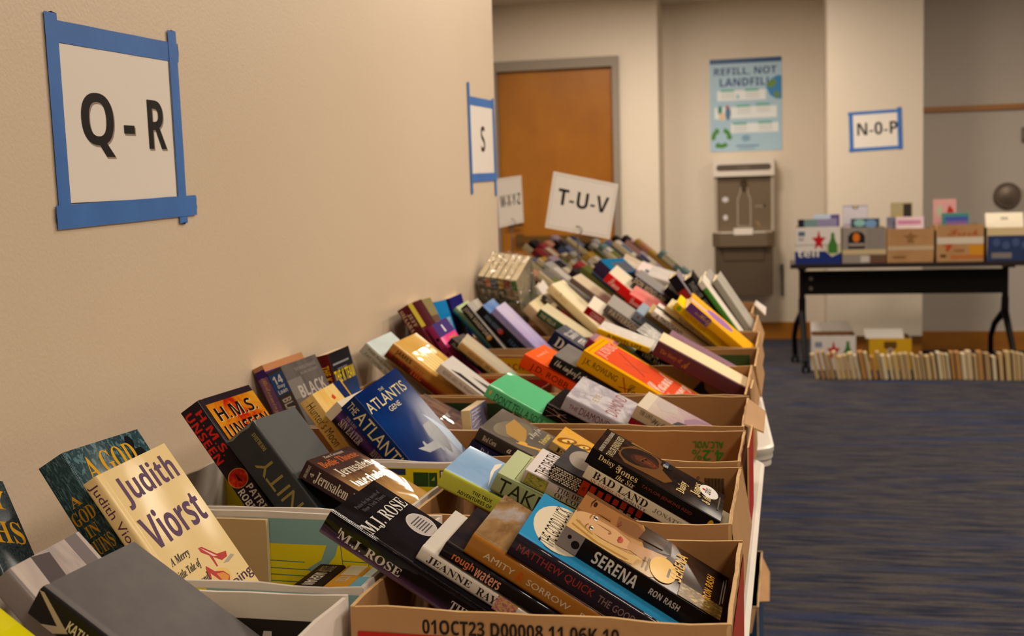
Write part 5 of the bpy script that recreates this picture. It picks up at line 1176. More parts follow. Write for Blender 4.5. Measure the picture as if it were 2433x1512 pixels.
POSES = {
    'kath': [[0.2646, 0.8624, 0.896], [0.8383, -0.0419, -0.5436], [0.058, 0.9982, 0.0125], [0.2373, 0.134, 0.0301]],
    'grayA': [[0.2197, 0.8815, 0.9035], [0.6608, 0.0452, -0.7492], [-0.0561, 0.9984, 0.0108], [0.1959, 0.1166, 0.0257]],
    'marble_left': [[0.0505, 1.0345, 0.9477], [0.646, -0.4684, -0.6027], [0.3443, 0.8835, -0.3177], [0.1324, 0.0567, 0.031]],
    'yellow_corner': [[0.3187, 0.6973, 0.9231], [0.7005, 0.2093, -0.6822], [-0.4658, 0.8584, -0.2149], [0.2102, 0.1533, 0.0102]],
    'ruins': [[0.1476, 1.0767, 0.9634], [0.5341, 0.004, -0.8454], [-0.0676, 0.997, -0.038], [0.2336, 0.1653, 0.0336]],
    'viorst': [[0.2077, 1.0398, 0.9487], [0.5464, 0.0506, -0.836], [-0.0643, 0.9978, 0.0184], [0.222, 0.1526, 0.0184]],
    'hms': [[0.1281, 1.4058, 0.9641], [0.5704, 0.0074, -0.8214], [-0.0561, 0.998, -0.0299], [0.24, 0.1701, 0.0313]],
    'tink': [[0.2121, 1.3873, 0.942], [0.613, -0.0125, -0.79], [-0.0464, 0.9976, -0.0518], [0.2075, 0.1495, 0.0472]],
    'jerusalem': [[0.2807, 1.3929, 0.8911], [0.8786, -0.0375, -0.4761], [0.0017, 0.9972, -0.0753], [0.1716, 0.149, 0.0247]],
    'rose': [[0.4446, 1.0591, 0.9156], [0.8478, 0.0258, -0.5297], [-0.0378, 0.9992, -0.0119], [0.24, 0.1405, 0.0245]],
    'redeem': [[0.0183, 1.8379, 0.9519], [0.4169, 0.0091, -0.9089], [0.007, 0.9999, 0.0133], [0.2014, 0.1641, 0.0192]],
    'black': [[0.051, 1.8376, 0.9494], [0.4169, 0.0114, -0.9089], [0.0409, 0.9987, 0.0313], [0.203, 0.1377, 0.0287]],
    'kteam': [[0.0577, 2.0313, 0.9466], [0.2343, 0.03, -0.9717], [-0.0034, 0.9995, 0.0301], [0.175, 0.1072, 0.023]],
    'hunter': [[0.1721, 1.6796, 0.9295], [0.5702, 0.0498, -0.82], [-0.0535, 0.9983, 0.0234], [0.2028, 0.1353, 0.0254]],
    'sineater': [[0.2181, 1.6612, 0.9213], [0.6918, 0.0129, -0.722], [-0.0231, 0.9997, -0.0043], [0.203, 0.1425, 0.0275]],
    'atlantis': [[0.2594, 1.6256, 0.9364], [0.6399, 0.0412, -0.7674], [0.1208, 0.9808, 0.1534], [0.213, 0.1429, 0.0319]],
    'jeanne': [[0.53, 1.0773, 0.8801], [0.8513, 0.0331, -0.5236], [-0.0438, 0.999, -0.0081], [0.205, 0.1411, 0.0155]],
    'rough': [[0.5534, 1.0781, 0.8843], [0.8516, 0.0254, -0.5236], [-0.0315, 0.9995, -0.0028], [0.2048, 0.1373, 0.0156]],
    'amity': [[0.5811, 1.0778, 0.8939], [0.8516, 0.0276, -0.5235], [-0.0174, 0.9996, 0.0244], [0.208, 0.1423, 0.0222]],
    'goodluck': [[0.6242, 1.0766, 0.895], [0.8519, 0.0356, -0.5224], [-0.0206, 0.9992, 0.0345], [0.208, 0.1448, 0.0229]],
    'serena': [[0.6649, 1.1072, 0.8966], [0.8546, 0.0086, -0.5192], [0.0152, 0.999, 0.0417], [0.1703, 0.1207, 0.0212]],
    'true': [[0.4637, 1.3816, 0.8859], [0.8973, 0.0376, -0.4397], [-0.0434, 0.9991, -0.0031], [0.217, 0.1493, 0.0232]],
    'take': [[0.5303, 1.3838, 0.8833], [0.8956, 0.0431, -0.4427], [-0.0534, 0.9985, -0.0107], [0.217, 0.1454, 0.024]],
    'death': [[0.5631, 1.3924, 0.8863], [0.9008, 0.0359, -0.4327], [-0.0466, 0.9988, -0.014], [0.2012, 0.1361, 0.0167]],
    'pattern': [[0.598, 1.3912, 0.8939], [0.8945, 0.0027, -0.4471], [-0.0112, 0.9998, -0.0163], [0.1965, 0.1355, 0.0183]],
    'badland': [[0.6445, 1.3665, 0.899], [0.871, 0.0102, -0.4912], [-0.012, 0.9999, -0.0005], [0.1862, 0.136, 0.0166]],
    'daisy': [[0.6495, 1.3662, 0.9199], [0.8706, 0.001, -0.492], [-0.0039, 1.0, -0.005], [0.1688, 0.1251, 0.0197]],
    'goldface': [[0.5452, 1.6506, 0.8696], [0.8488, 0.0184, -0.5285], [-0.039, 0.9989, -0.0279], [0.203, 0.1344, 0.0121]],
    'prize': [[0.4448, 1.6285, 0.892], [0.8843, 0.0193, -0.4665], [-0.0169, 0.9998, 0.0093], [0.2168, 0.1526, 0.02]],
    'stone': [[0.4336, 1.6287, 0.8745], [0.8712, 0.0125, -0.4908], [-0.0109, 0.9999, 0.006], [0.21, 0.1406, 0.0169]],
    'film': [[0.212, 1.9903, 0.8538], [0.8872, 0.0541, -0.4581], [-0.0454, 0.9985, 0.03], [0.2, 0.1513, 0.0155]],
    'dont': [[0.3893, 1.9097, 0.9111], [0.8775, -0.0048, -0.4795], [0.0087, 0.9999, 0.0059], [0.22, 0.1514, 0.0221]],
    'pinkline': [[0.4887, 1.8991, 0.8825], [0.896, -0.0106, -0.4438], [0.0239, 0.9994, 0.0244], [0.2167, 0.1464, 0.022]],
    'diamond': [[0.5232, 1.8898, 0.8971], [0.8923, 0.0195, -0.451], [0.0078, 0.9982, 0.0587], [0.2188, 0.1575, 0.0263]],
    'red2': [[0.6277, 1.8792, 0.8641], [0.8826, -0.0275, -0.4694], [0.0299, 0.9995, -0.0024], [0.1915, 0.1309, 0.0099]],
    'lostwife': [[0.6383, 1.8803, 0.8843], [0.8827, -0.0222, -0.4694], [0.0278, 0.9996, 0.0049], [0.1797, 0.1369, 0.022]],
    'faith': [[0.0346, 2.3005, 0.9364], [0.7327, 0.0147, -0.6804], [0.0288, 0.9982, 0.0526], [0.217, 0.1448, 0.0252]],
    'rollins': [[0.0992, 2.2801, 0.9378], [0.7845, 0.0274, -0.6196], [-0.0172, 0.9996, 0.0224], [0.24, 0.1629, 0.0356]],
    'silver': [[0.2079, 2.2454, 0.901], [0.7845, 0.0782, -0.6152], [-0.1049, 0.9945, -0.0072], [0.203, 0.1354, 0.0189]],
    'dark4': [[0.1447, 2.5471, 0.919], [0.7514, 0.0207, -0.6595], [-0.0577, 0.9977, -0.0345], [0.203, 0.1323, 0.0157]],
    'tan4': [[0.191, 2.4625, 0.9198], [0.7512, 0.1448, -0.644], [-0.1814, 0.9834, 0.0095], [0.24, 0.1551, 0.0173]],
    'pink': [[0.0926, 2.57, 0.945], [0.552, 0.0509, -0.8323], [0.0054, 0.9979, 0.0647], [0.175, 0.1153, 0.016]],
    'shaara': [[0.0458, 2.5452, 0.9939], [0.5083, 0.0492, -0.8598], [-0.073, 0.9972, 0.014], [0.24, 0.1329, 0.0291]],
    'olive': [[0.0188, 2.6845, 0.9901], [0.4254, -0.0153, -0.9049], [0.0701, 0.9974, 0.0161], [0.203, 0.1015, 0.0179]],
    'blue5': [[0.0241, 2.8186, 0.9772], [0.3076, -0.0192, -0.9513], [0.0126, 0.9998, -0.0161], [0.175, 0.1024, 0.0155]],
    'navy5': [[0.0105, 3.005, 0.9725], [0.2418, 0.0371, -0.9696], [0.0197, 0.9989, 0.0432], [0.175, 0.112, 0.0125]],
    'teal5': [[0.0371, 2.977, 0.9518], [0.6665, 0.0591, -0.7432], [-0.0307, 0.9982, 0.0518], [0.1966, 0.1327, 0.0166]],
    'sand': [[0.0781, 2.9264, 0.9638], [0.6243, 0.053, -0.7794], [-0.063, 0.9979, 0.0174], [0.24, 0.1498, 0.0213]],
    'spot': [[0.1133, 2.9501, 0.9568], [0.6776, 0.076, -0.7315], [-0.0758, 0.9966, 0.0333], [0.24, 0.1692, 0.0233]],
    'lav': [[0.1476, 2.95, 0.9506], [0.6966, 0.0696, -0.7141], [-0.0798, 0.9966, 0.0193], [0.24, 0.1606, 0.0181]],
    'robb': [[0.379, 2.2356, 0.9225], [0.8745, -0.03, -0.4842], [0.0304, 0.9995, -0.0071], [0.2399, 0.1626, 0.0281]],
    'imperfect': [[0.438, 2.2251, 0.921], [0.8701, 0.0089, -0.4928], [0.0078, 0.9995, 0.0318], [0.2199, 0.1499, 0.0247]],
    'casual': [[0.4968, 2.223, 0.9314], [0.8625, -0.0409, -0.5044], [0.0669, 0.9972, 0.0337], [0.24, 0.1637, 0.0354]],
    'steel': [[0.371, 2.5862, 0.9305], [0.8228, 0.0214, -0.5679], [-0.0387, 0.9991, -0.0184], [0.2344, 0.1644, 0.0343]],
    'magenta': [[0.4451, 2.6003, 0.9118], [0.8043, 0.0195, -0.5939], [-0.0244, 0.9997, -0.0003], [0.2192, 0.1705, 0.0212]],
    'yelwhite': [[0.4771, 2.5187, 0.943], [0.9313, 0.0152, -0.3639], [0.0052, 0.9985, 0.0549], [0.12, 0.0972, 0.0135]],
    'smallgreen': [[0.52, 2.5526, 0.9091], [0.7321, 0.0297, -0.6805], [-0.0714, 0.9969, -0.0333], [0.203, 0.1309, 0.0154]],
    'dean1': [[0.5321, 2.7323, 0.9149], [0.8077, -0.0232, -0.5891], [0.0626, 0.997, 0.0466], [0.24, 0.1276, 0.0258]],
    'dean2': [[0.557, 2.5829, 0.9], [0.8675, -0.0067, -0.4974], [0.0135, 0.9999, 0.0102], [0.24, 0.1452, 0.0205]],
    'heart': [[0.6212, 2.3699, 0.9308], [0.8741, 0.0331, -0.4846], [-0.0308, 0.9994, 0.0128], [0.1985, 0.1533, 0.0298]],
    'mauve': [[0.6233, 2.5513, 0.9214], [0.8667, 0.0228, -0.4984], [-0.0349, 0.9993, -0.015], [0.2047, 0.1466, 0.0142]],
    'help': [[0.6443, 2.9109, 0.9643], [0.7402, 0.086, -0.6668], [-0.0505, 0.9961, 0.0725], [0.2032, 0.1602, 0.0228]],
    'yellow7': [[0.6091, 2.9329, 0.965], [0.7416, 0.0463, -0.6692], [-0.028, 0.9989, 0.0381], [0.24, 0.146, 0.0212]],
    'cream7': [[0.5758, 3.0231, 0.9483], [0.782, 0.0247, -0.6228], [-0.0099, 0.9996, 0.0272], [0.2183, 0.16, 0.0157]],
    'letters7': [[0.5469, 2.9853, 0.9385], [0.8053, 0.041, -0.5915], [-0.0231, 0.999, 0.0377], [0.2239, 0.1607, 0.016]],
    'olive7': [[0.5262, 3.0295, 0.9327], [0.8052, 0.0444, -0.5913], [-0.0209, 0.9987, 0.0466], [0.24, 0.1544, 0.0161]],
    'greyblue7': [[0.4944, 3.0485, 0.934], [0.8053, 0.0314, -0.592], [-0.0036, 0.9988, 0.0481], [0.2367, 0.158, 0.0252]],
    'blackred8': [[0.5715, 3.3285, 1.0084], [0.5508, 0.0661, -0.832], [-0.0502, 0.9977, 0.046], [0.2395, 0.1573, 0.0273]],
    'thrill8': [[0.609, 3.3887, 1.0001], [0.5504, 0.0743, -0.8316], [-0.0548, 0.9971, 0.0528], [0.2205, 0.1676, 0.027]],
    'green8': [[0.6384, 3.3881, 0.9859], [0.5672, 0.0747, -0.8202], [-0.0279, 0.9971, 0.0714], [0.24, 0.1587, 0.0157]],
    'grayp8': [[0.638, 3.5475, 0.9931], [0.5344, 0.0753, -0.8419], [0.0544, 0.9909, 0.1231], [0.2238, 0.1093, 0.0188]],
    'plast8': [[0.6735, 3.5004, 0.9842], [0.542, 0.0654, -0.8378], [0.0024, 0.9968, 0.0794], [0.1953, 0.1611, 0.0192]],
    'tan6': [[0.1632, 3.2868, 0.9353], [0.7017, 0.0379, -0.7114], [0.0392, 0.995, 0.0917], [0.24, 0.1431, 0.032]],
    'villa6': [[0.2131, 3.1964, 0.9269], [0.8134, 0.0589, -0.5787], [-0.0457, 0.9983, 0.0374], [0.2109, 0.1341, 0.0245]],
    'blacklab6': [[0.1884, 3.3712, 0.9539], [0.758, 0.085, -0.6467], [-0.0669, 0.9964, 0.0526], [0.2384, 0.1538, 0.0139]],
    'white6': [[0.1369, 3.5355, 0.9655], [0.531, 0.1251, -0.8381], [-0.0669, 0.9921, 0.1056], [0.2262, 0.1259, 0.0183]],
    'bigcream6': [[0.2116, 3.3745, 0.9828], [0.7288, -0.0114, -0.6846], [0.0271, 0.9996, 0.0122], [0.2315, 0.1626, 0.0257]],
    'brown6': [[0.2456, 3.5148, 0.9926], [0.7974, 0.0093, -0.6034], [0.0018, 0.9998, 0.0177], [0.2399, 0.1575, 0.0167]],
    'corn7': [[0.3717, 3.032, 0.9471], [0.7996, 0.0949, -0.5929], [-0.0506, 0.9946, 0.091], [0.2397, 0.1599, 0.0214]],
    'grey7': [[0.4218, 3.0356, 0.9514], [0.8056, 0.0788, -0.5872], [-0.0389, 0.996, 0.0801], [0.2397, 0.16, 0.0224]],
    'redtop8': [[0.3583, 3.5054, 1.0054], [0.7542, 0.0504, -0.6547], [0.0174, 0.9952, 0.0967], [0.2393, 0.1556, 0.0291]],
    'redmid8': [[0.4386, 3.3468, 0.9547], [0.838, 0.0469, -0.5437], [-0.0046, 0.9969, 0.0789], [0.2291, 0.1611, 0.0251]],
    'navyletter8': [[0.4324, 3.5312, 0.996], [0.8009, 0.0368, -0.5976], [-0.0073, 0.9986, 0.0517], [0.2071, 0.1593, 0.0225]],
    'blacktop8': [[0.5311, 3.4901, 0.9639], [0.7291, 0.0544, -0.6822], [-0.022, 0.9982, 0.0561], [0.24, 0.1495, 0.0208]],
    'purple9': [[0.2773, 3.8528, 1.0294], [0.7296, -0.2666, -0.6297], [0.3313, 0.9434, -0.0156], [0.24, 0.1638, 0.0436]],
    'beige9': [[0.3245, 4.0108, 1.0077], [0.8705, 0.103, -0.4813], [-0.0212, 0.9848, 0.1725], [0.24, 0.1616, 0.0372]],
    'pinkwhite9': [[0.4366, 3.7995, 0.9808], [0.9518, 0.0261, -0.3056], [0.016, 0.9908, 0.1346], [0.24, 0.1622, 0.0231]],
    'palepink9': [[0.3912, 3.9135, 0.9939], [0.8906, 0.047, -0.4523], [0.009, 0.9926, 0.1207], [0.24, 0.1577, 0.0212]],
    'boxset': [[0.1301, 3.2774, 0.9995], [-0.013, 0.5418, -0.8404], [0.1855, 0.8272, 0.5304], [0.175, 0.122, 0.1205]],
    'hanne': [[0.3712, 1.852, 0.8774], [0.0698, 0.0, -0.9976], [0.0, 1.0, 0.0], [0.13, 0.107, 0.016]]}

for key, (P, u, v, d) in POSES.items():
    if key == 'boxset':
        continue
    label, kind, front, spine, items, plastic, back, edge, group = ST[key]
    make_book(frame(P, u, v), d[0], d[1], d[2], kind, front, spine, items, label, group, plastic, back, edge)
# a blank cream book and three spine-up books inside the teal and yellow box
make_book(frame((.205, 1.286, .842), (0, 0, -1), (1, .0, 0)), .1, .066, .008, 'pb', plain('cfae7c', .6), plain('bd9c6a', .6), [], 'blank cream cover standing inside the teal and yellow printed box', None, 0)
for k_, (x_, t_, sp_, its_, lb_) in enumerate(((.336, .034, C('2a1c14', .4), [tx('S', 'DUTTON', .86, .25, .97, .75, 'a08a6a', 'sans', 270), tx('S', 'MEHAN', .62, .3, .84, .7, 'cfc4b4', 'sans', 180)], 'dark brown spine-up book in the corner of the teal and yellow box'),
        (.3712, .029, C('c08a2a', .4), [re('S', .82, .2, 1, .9, 'cfc4a8'), tx('S', 'BETTER', .7, .3, .8, .7, 'cfc4a8', 'serif', 180)], 'gold-brown spine-up book between the dark and pale ones in the printed box'),
        (.4015, .028, C('b8c4c0', .4), [re('S', .6, 0, .8, 1, '6aa0b4')], 'pale blue spine-up book furthest right in the teal and yellow printed box'))):
    make_book(frame((x_, 1.085, .792), (0, 1, 0), (0, 0, -1)), .2, .048, t_, 'hc', sp_, sp_, its_, lb_, 'spine-up books in the printed box', 1)

# ------------------------------------------------------------------ plastic wrapped boxed set by the wall end
P, u, v, d = POSES['boxset']
root = empty('boxed_book_set', 'plastic-wrapped set of paperbacks with coloured squares on their spines by the wall end', 'book set', M=frame(P, u, v))
H, W, T = d
SQ = ['6a5a6e', 'c9742a', '4a6a9a', 'c9a41c', '8a2430', '3a8a4a']
BODY = ['4a3f4a', '5a4438', '6a6a5a', '2a2a20', '6a5a58', '2a4a3a']
for k in range(6):
    bb = MB()
    z0, z1 = -T * (5 - k) / 6 - 0.0006, -T * (6 - k) / 6 + 0.0006
    bb.box(0.001, H, 0, W, z1, z0, art([BODY[k], 'b5a890', '3a4a42', BODY[k]], 3, (1, 1), .3, 1, coord='Object', dist=1.5))
    t = z0 - z1
    pl = {'S': (Vector((0, 0, z0)), Vector((H, 0, 0)), Vector((0, 0, -t)), Vector((0, -1, 0))), 'T': (Vector((0.001, 0, z0)), Vector((0, W, 0)), Vector((0, 0, -t)), Vector((-1, 0, 0)))}
    draw(bb, [re('S', .02, .05, .2, .95, SQ[k]), re('S', .42, 0, .46, 1, '1f6a72'), po('S', [(.25, .2), (.4, .5), (.25, .8)], 'b5a898'), re('T', 0.02, 0.06, .98, .94, page_mat())], pl, .35, 1)
    bb.build('paperback', root, merge=False)
wm = bpy.data.materials.new('clear_wrap')
wm.use_nodes = True
nt = wm.node_tree
nt.nodes.remove(nt.nodes['Principled BSDF'])
tc = N(nt, 'ShaderNodeTexCoord')
nz = N(nt, 'ShaderNodeTexNoise', Scale=18.0, Detail=2.0, Distortion=2.0)
nt.links.new(tc.outputs['Object'], nz.inputs['Vector'])
bp = N(nt, 'ShaderNodeBump', Strength=1.0, Distance=0.03)
nt.links.new(nz.outputs[0], bp.inputs['Height'])
gl = N(nt, 'ShaderNodeBsdfGlossy', Roughness=0.07)
nt.links.new(bp.outputs[0], gl.inputs['Normal'])
tp = N(nt, 'ShaderNodeBsdfTransparent')
mxs = N(nt, 'ShaderNodeMixShader')
mxs.inputs[0].default_value = 0.24
nt.links.new(tp.outputs[0], mxs.inputs[1])
nt.links.new(gl.outputs[0], mxs.inputs[2])
nt.links.new(mxs.outputs[0], nt.nodes['Material Output'].inputs[0])
bb = MB()
n_ = 10
rw = random.Random(2)
g = [[Vector((-0.004 - 0.005 * rw.random(), W * i / n_, -T * j / n_)) for j in range(n_ + 1)] for i in range(n_ + 1)]
for i in range(n_):
    for j in range(n_):
        bb.face([g[i][j], g[i + 1][j], g[i + 1][j + 1], g[i][j + 1]], wm, True)
e_ = 0.0022
for (y0, z0), (y1, z1) in (((-e_, e_), (W + e_, e_)), ((-e_, -T - e_), (-e_, e_))):
    bb.face([(-0.004, y0, z0), (-0.004, y1, z1), (H, y1, z1), (H, y0, z0)], wm)
bb.build('plastic_wrap', root)

# ------------------------------------------------------------------ distant pile: rows of books behind the named ones
PAL = [('b5a78f', 'cream'), ('bdb4ab', 'white'), ('1d1a1b', 'black'), ('6a6560', 'grey'), ('a8705a', 'peach'), ('4a5678', 'dusty blue'), ('8a2a30', 'red'), ('2a1e22', 'dark plum'),
       ('8f7a86', 'pale mauve'), ('4f4232', 'brown'), ('b08882', 'pink'), ('5f6230', 'olive'), ('222c48', 'navy'), ('97928e', 'silver'), ('a07c34', 'gold'), ('5f7674', 'teal grey')]
ORD = ['first', 'second', 'third', 'fourth', 'fifth', 'sixth', 'seventh', 'eighth', 'ninth', 'tenth', 'eleventh', 'twelfth', 'thirteenth', 'fourteenth', 'fifteenth', 'sixteenth', 'seventeenth', 'eighteenth', 'nineteenth', 'twentieth']
def row(y, x0, x1, ztop, where, seed, tilt=50, zb=0.745, fall=.25):
    r = random.Random(seed)
    a = math.radians(tilt)
    U, Vv = Vector((math.sin(a), 0, -math.cos(a))), Vector((0, 1, 0))
    x, k, last = x0, 0, -1
    off = math.cos(a) * x0 + math.sin(a) * ztop
    while x < x1:
        T = r.uniform(.018, .034)
        zt = ztop - fall * max(0, x - .1) + r.uniform(-.035, .02)
        H = min(.24, max(.15, (zt - T * math.sin(a) - zb) / math.cos(a) - 0.004))
        W = r.uniform(.12, .135)
        c = r.randrange(len(PAL))
        if c == last:
            c = (c + 5) % len(PAL)
        last = c
        c2 = r.randrange(len(PAL))
        hexc, nm = PAL[c]
        pagey = r.random() < .25
        sp = C('c2b28f', .7) if pagey else C(hexc, .4)
        its = [re('S', .1, .1, .1 + r.uniform(.2, .5), .9, PAL[c2][0])] if not pagey else []
        its += [re('F', .1, r.uniform(.1, .2), .9, r.uniform(.3, .5), PAL[c2][0])]
        lab = '%s %s book, %s from the left in the %s' % ('small' if H < .19 else 'tall' if H > .225 else 'blurred', nm, ORD[k], where)
        make_book(frame(((off + T - math.sin(a) * zt) / math.cos(a), y + r.uniform(-.008, .008), zt), U, Vv), H, W, T, 'hc' if r.random() < .7 else 'pb', C(hexc, .4), sp, its, lab, 'distant pile of books', 1)
        off += T + .002
        x = (off - math.sin(a) * (ztop - fall * max(0, x - .1))) / math.cos(a)
        k += 1
row(3.72, .02, .11, .985, 'row past the wall corner', 21)
row(3.93, .02, .09, 1.0, 'second row past that corner', 22)
row(4.235, .02, .34, .99, 'row on the far table edge', 23)
row(4.385, -.1, .36, 1.0, 'row under the T-U-V sign', 24)
row(4.63, -.12, .3, 1.025, 'row behind the T-U-V sign', 25)
row(4.82, -.2, .28, 1.035, 'third-last distant row', 26)
row(5.02, -.26, .24, 1.05, 'second-last distant row', 27)
row(5.4, -.28, .22, 1.06, 'last distant row', 28)
for k, (y0, y1, x0, x1) in enumerate(((4.215, 4.615, -.2, .6), (4.62, 5.0, -.32, .58), (5.01, 5.6, -.31, .56))):
    carton('%s distant kraft carton under the book pile' % ('nearest', 'middle', 'last')[k], x0, x1, y0, y1, .86, group='distant cartons', seed=30 + k)
carton('dark-rimmed box by the wall end under the first distant rows', .015, .36, 3.69, 4.12, .9, rim=plain('3a2618', .7), seed=33)

# ------------------------------------------------------------------ signs on wire stands
def stand_sign(label, body, x, y, zc, yaw, roll, base_z, box, w=.279, h=.216):
    root = empty('stand_sign', label, 'sign', (x, y, base_z))
    rot = Matrix.Rotation(yaw, 4, 'Z') @ Matrix.Rotation(roll, 4, 'Y')
    M = Matrix.Translation((0, 0, zc - base_z)) @ rot
    mb = MB()
    V = Vector
    mb.box(-w / 2, w / 2, -.0006, .0006, -h / 2, h / 2, PAPER)
    pl = {'F': (V((-w / 2, -.0007, h / 2)), V((w, 0, 0)), V((0, 0, -h)), V((0, -1, 0)))}
    g = 'a8a09c'
    draw(mb, [ln('F', .035, .045, .965, .045, .0012, g), ln('F', .035, .955, .965, .955, .0012, g), ln('F', .035, .045, .035, .955, .0012, g), ln('F', .965, .045, .965, .955, .0012, g), tx('F', body, *box, INK, 'sans')], pl)
    mb.v = [tuple(M @ V(p)) for p in mb.v]
    mb.build('paper_card', root, merge=False)
    WIRE = plain('8d8a86', .3, 0, .8)
    zb = zc - base_z - h / 2 * math.cos(roll)
    bx = (M @ V((0, 0, -h / 2)))
    mb = MB()
    mb.tube([(bx.x, bx.y, 0.0), (bx.x, bx.y, bx.z - .01)], .0035, WIRE, 8)
    mb.tube([(bx.x + .018 * math.cos(t), bx.y - .004, bx.z + .012 + .016 * math.sin(t)) for t in [math.pi * 1.5 + 2 * math.pi * k / 20 for k in range(19)]], .0018, WIRE, 6)
    mb.build('wire_clip', root)
    mb = MB()
    mb.tube([(bx.x, bx.y, 0), (bx.x, bx.y, .006)], .028, WIRE, 20)
    mb.build('stand_base', root)
stand_sign('tilted white T-U-V sign clipped to a wire stand among the books', 'T-U-V', .1015, 4.574, 1.206, math.radians(35), math.radians(11), .742, (.12, .27, .9, .56))
stand_sign('narrow-looking white sign turned sideways on a stand, left of the T-U-V sign', 'W-X-Y-Z', -.348, 5.3, 1.236, math.radians(79), math.radians(-4), .0, (.1, .36, .9, .6))

# ------------------------------------------------------------------ boxes on the black table
def wbox(x0, x1, h, label, out, items, seed, y0=8.6, y1=8.92, rim=None):
    return carton(label, x0, x1, y0, y1, .765 + h, out, None, rim or KRAFTE, items, z0=.7655, group='boxes on the black table', seed=seed, panels=())
star = [(.5 + (.16 if k % 2 == 0 else .065) * math.sin(math.pi * k / 5), .38 - (.3 if k % 2 == 0 else .12) * math.cos(math.pi * k / 5)) for k in range(10)]
bottle = [(.72, .72), (.72, .5), (.78, .32), (.79, .16), (.85, .16), (.86, .32), (.92, .5), (.92, .72)]
BLU = '1a2f7a'
wbox(.917, 1.229, .255, 'white and blue carton with a red star, leftmost on the black table', plain('e2dcd8', .5),
     [re('fo', 0, .66, 1, 1, BLU), re('fo', 0, .47, 1, .5, 'b5b0ac'), po('fo', [(.66, .5), (1, .5), (1, .7), (.8, .82), (.66, .66)], 'c9c4a4'), po('fo', [(x * 1.0 + .02, y) for x, y in star], 'c0141c'), po('fo', bottle, '3f7a34'), re('fo', .08, .12, .22, .24, '5a6a8a'), re('fo', .08, .3, .2, .36, 'a8a4b0'), tx('fo', 'tell', .06, .6, .52, .82, 'e8e2d8', 'heavy'), re('ro', 0, 0, 1, 1, BLU)], 41)
wbox(1.237, 1.527, .245, 'grey carton with a black arch and orange emblem', plain('8a827c', .6),
     [re('fo', 0, 0, .57, 1, '958d86'), po('fo', [(.13, .6), (.13, .25), (.2, .14), (.33, .1), (.46, .14), (.52, .25), (.52, .6)], '1d1a1a'), el('fo', .32, .28, .08, .13, 'd9751c'), re('fo', .14, .44, .51, .52, '9a9088'), re('fo', 0, .62, 1, .75, 'c9b48a'), re('fo', .42, .8, .62, .98, 'c8c0ba'), re('fo', .64, .78, 1, 1, '6a4a3a')], 42)
wbox(1.535, 1.838, .232, 'plain brown carton with clear tape round its middle', KRAFT, [re('fo', 0, .52, 1, .64, 'c2aa8c'), po('fo', [(.45, .2), (.5, .1), (.55, .2), (.68, .22), (.55, .3), (.58, .42), (.42, .42), (.45, .3), (.33, .22)], '8a6238'), re('fo', .12, .8, .4, .88, '8a6238')], 43)
wbox(1.856, 2.156, .25, 'tan carton with red script and a white tape band', KRAFT, [tx('fo', 'Fresh', .25, .12, .88, .3, 'a83a1c', 'script'), re('fo', 0, .34, 1, .52, 'cfc2b2'), po('fo', [(.1, .55), (.35, .52), (.25, .72), (.18, .7), (.22, .58)], 'b0421c'), re('fo', .7, .55, 1, .82, 'c98a1c'), re('fo', .3, .82, 1, .92, 'b56a34'), re('fo', .08, .8, .2, .88, '5a3a20'), tx('fo', 'FARMS', .38, .66, .6, .74, '8a4a20', 'sans')], 44)
wbox(2.176, 2.48, .225, 'dark blue printed carton, rightmost on the black table', plain('24355e', .6), [re('fo', 0, 0, 1, .24, 'c9b48a'), re('fo', .1, .75, .52, .92, '7a7470')] + [el('fo', .2 + .2 * k, .45 + .08 * (k % 2), .08, .12, '3f4f7a') for k in range(5)], 45)
def leaf(x0, x1, z0, z1, y, lean, hexes, label, items=(), t=.02, name='magazine', cat='book'):
    """upright thin book or folder facing the aisle, leaning back by lean"""
    M = Matrix.Translation(((x0 + x1) / 2, y, z0)) @ Matrix.Rotation(-lean, 4, 'X')
    w, h = x1 - x0, z1 - z0
    root = empty(name, label, cat, M=M, group='books standing in the boxes on the black table')
    mb = MB()
    mb.box(-w / 2, w / 2, 0, t, 0, h, C(hexes[0], .35))
    draw(mb, list(items), {'F': (Vector((-w / 2, 0, h)), Vector((w, 0, 0)), Vector((0, 0, -h)), Vector((0, -1, 0)))}, .35, 1)
    mb.build('cover', root, merge=False)
    mb = MB()
    mb.box(-w / 2 + .002, w / 2 + .0015, .002, t - .002, .002, h + .001, page_mat())
    mb.build('page_block', root, merge=False)
B_ = 'hardcover_book'
leaf(.94, 1.2, .80, 1.075, 8.625, .1, ['8d9ab8'], 'pale blue patterned book showing inside the red-star carton', [re('F', 0, 0, .16, .3, '22242e'), re('F', .16, 0, .5, .3, '6f8a8a'), re('F', .5, 0, 1, .3, '8a84a8')], .03, B_)
leaf(1.045, 1.222, .85, 1.105, 8.68, .12, ['4a55a0'], 'blue banded book standing up behind the red-star carton front', [re('F', 0, .0, .8, .22, 'a8b8d0'), re('F', 0, .22, .7, .3, '2a7a9a'), re('F', .66, 0, 1, .3, '5a508a')], .04, B_)
leaf(1.25, 1.42, .90, 1.165, 8.8, .08, ['a8a4b8'], 'white and lilac card-covered book, tallest above the grey carton', [re('F', .02, .05, .98, .5, 'c9c4d0'), el('F', .5, .06, .12, .05, '4a4a7a'), el('F', .5, .05, .06, .035, 'd8c84a'), re('F', .1, .55, .5, .7, 'e0c0c0')], .02, B_)
leaf(1.30, 1.49, .82, 1.075, 8.66, .2, ['3a4a55'], 'teal photo-covered book rising from the grey carton', [el('F', .3, .12, .2, .1, '7fa8a8'), el('F', .7, .15, .2, .12, '6a8ab0'), el('F', .85, .33, .1, .07, 'e0a070'), el('F', .5, .35, .08, .09, 'd8c090')], .03, B_)
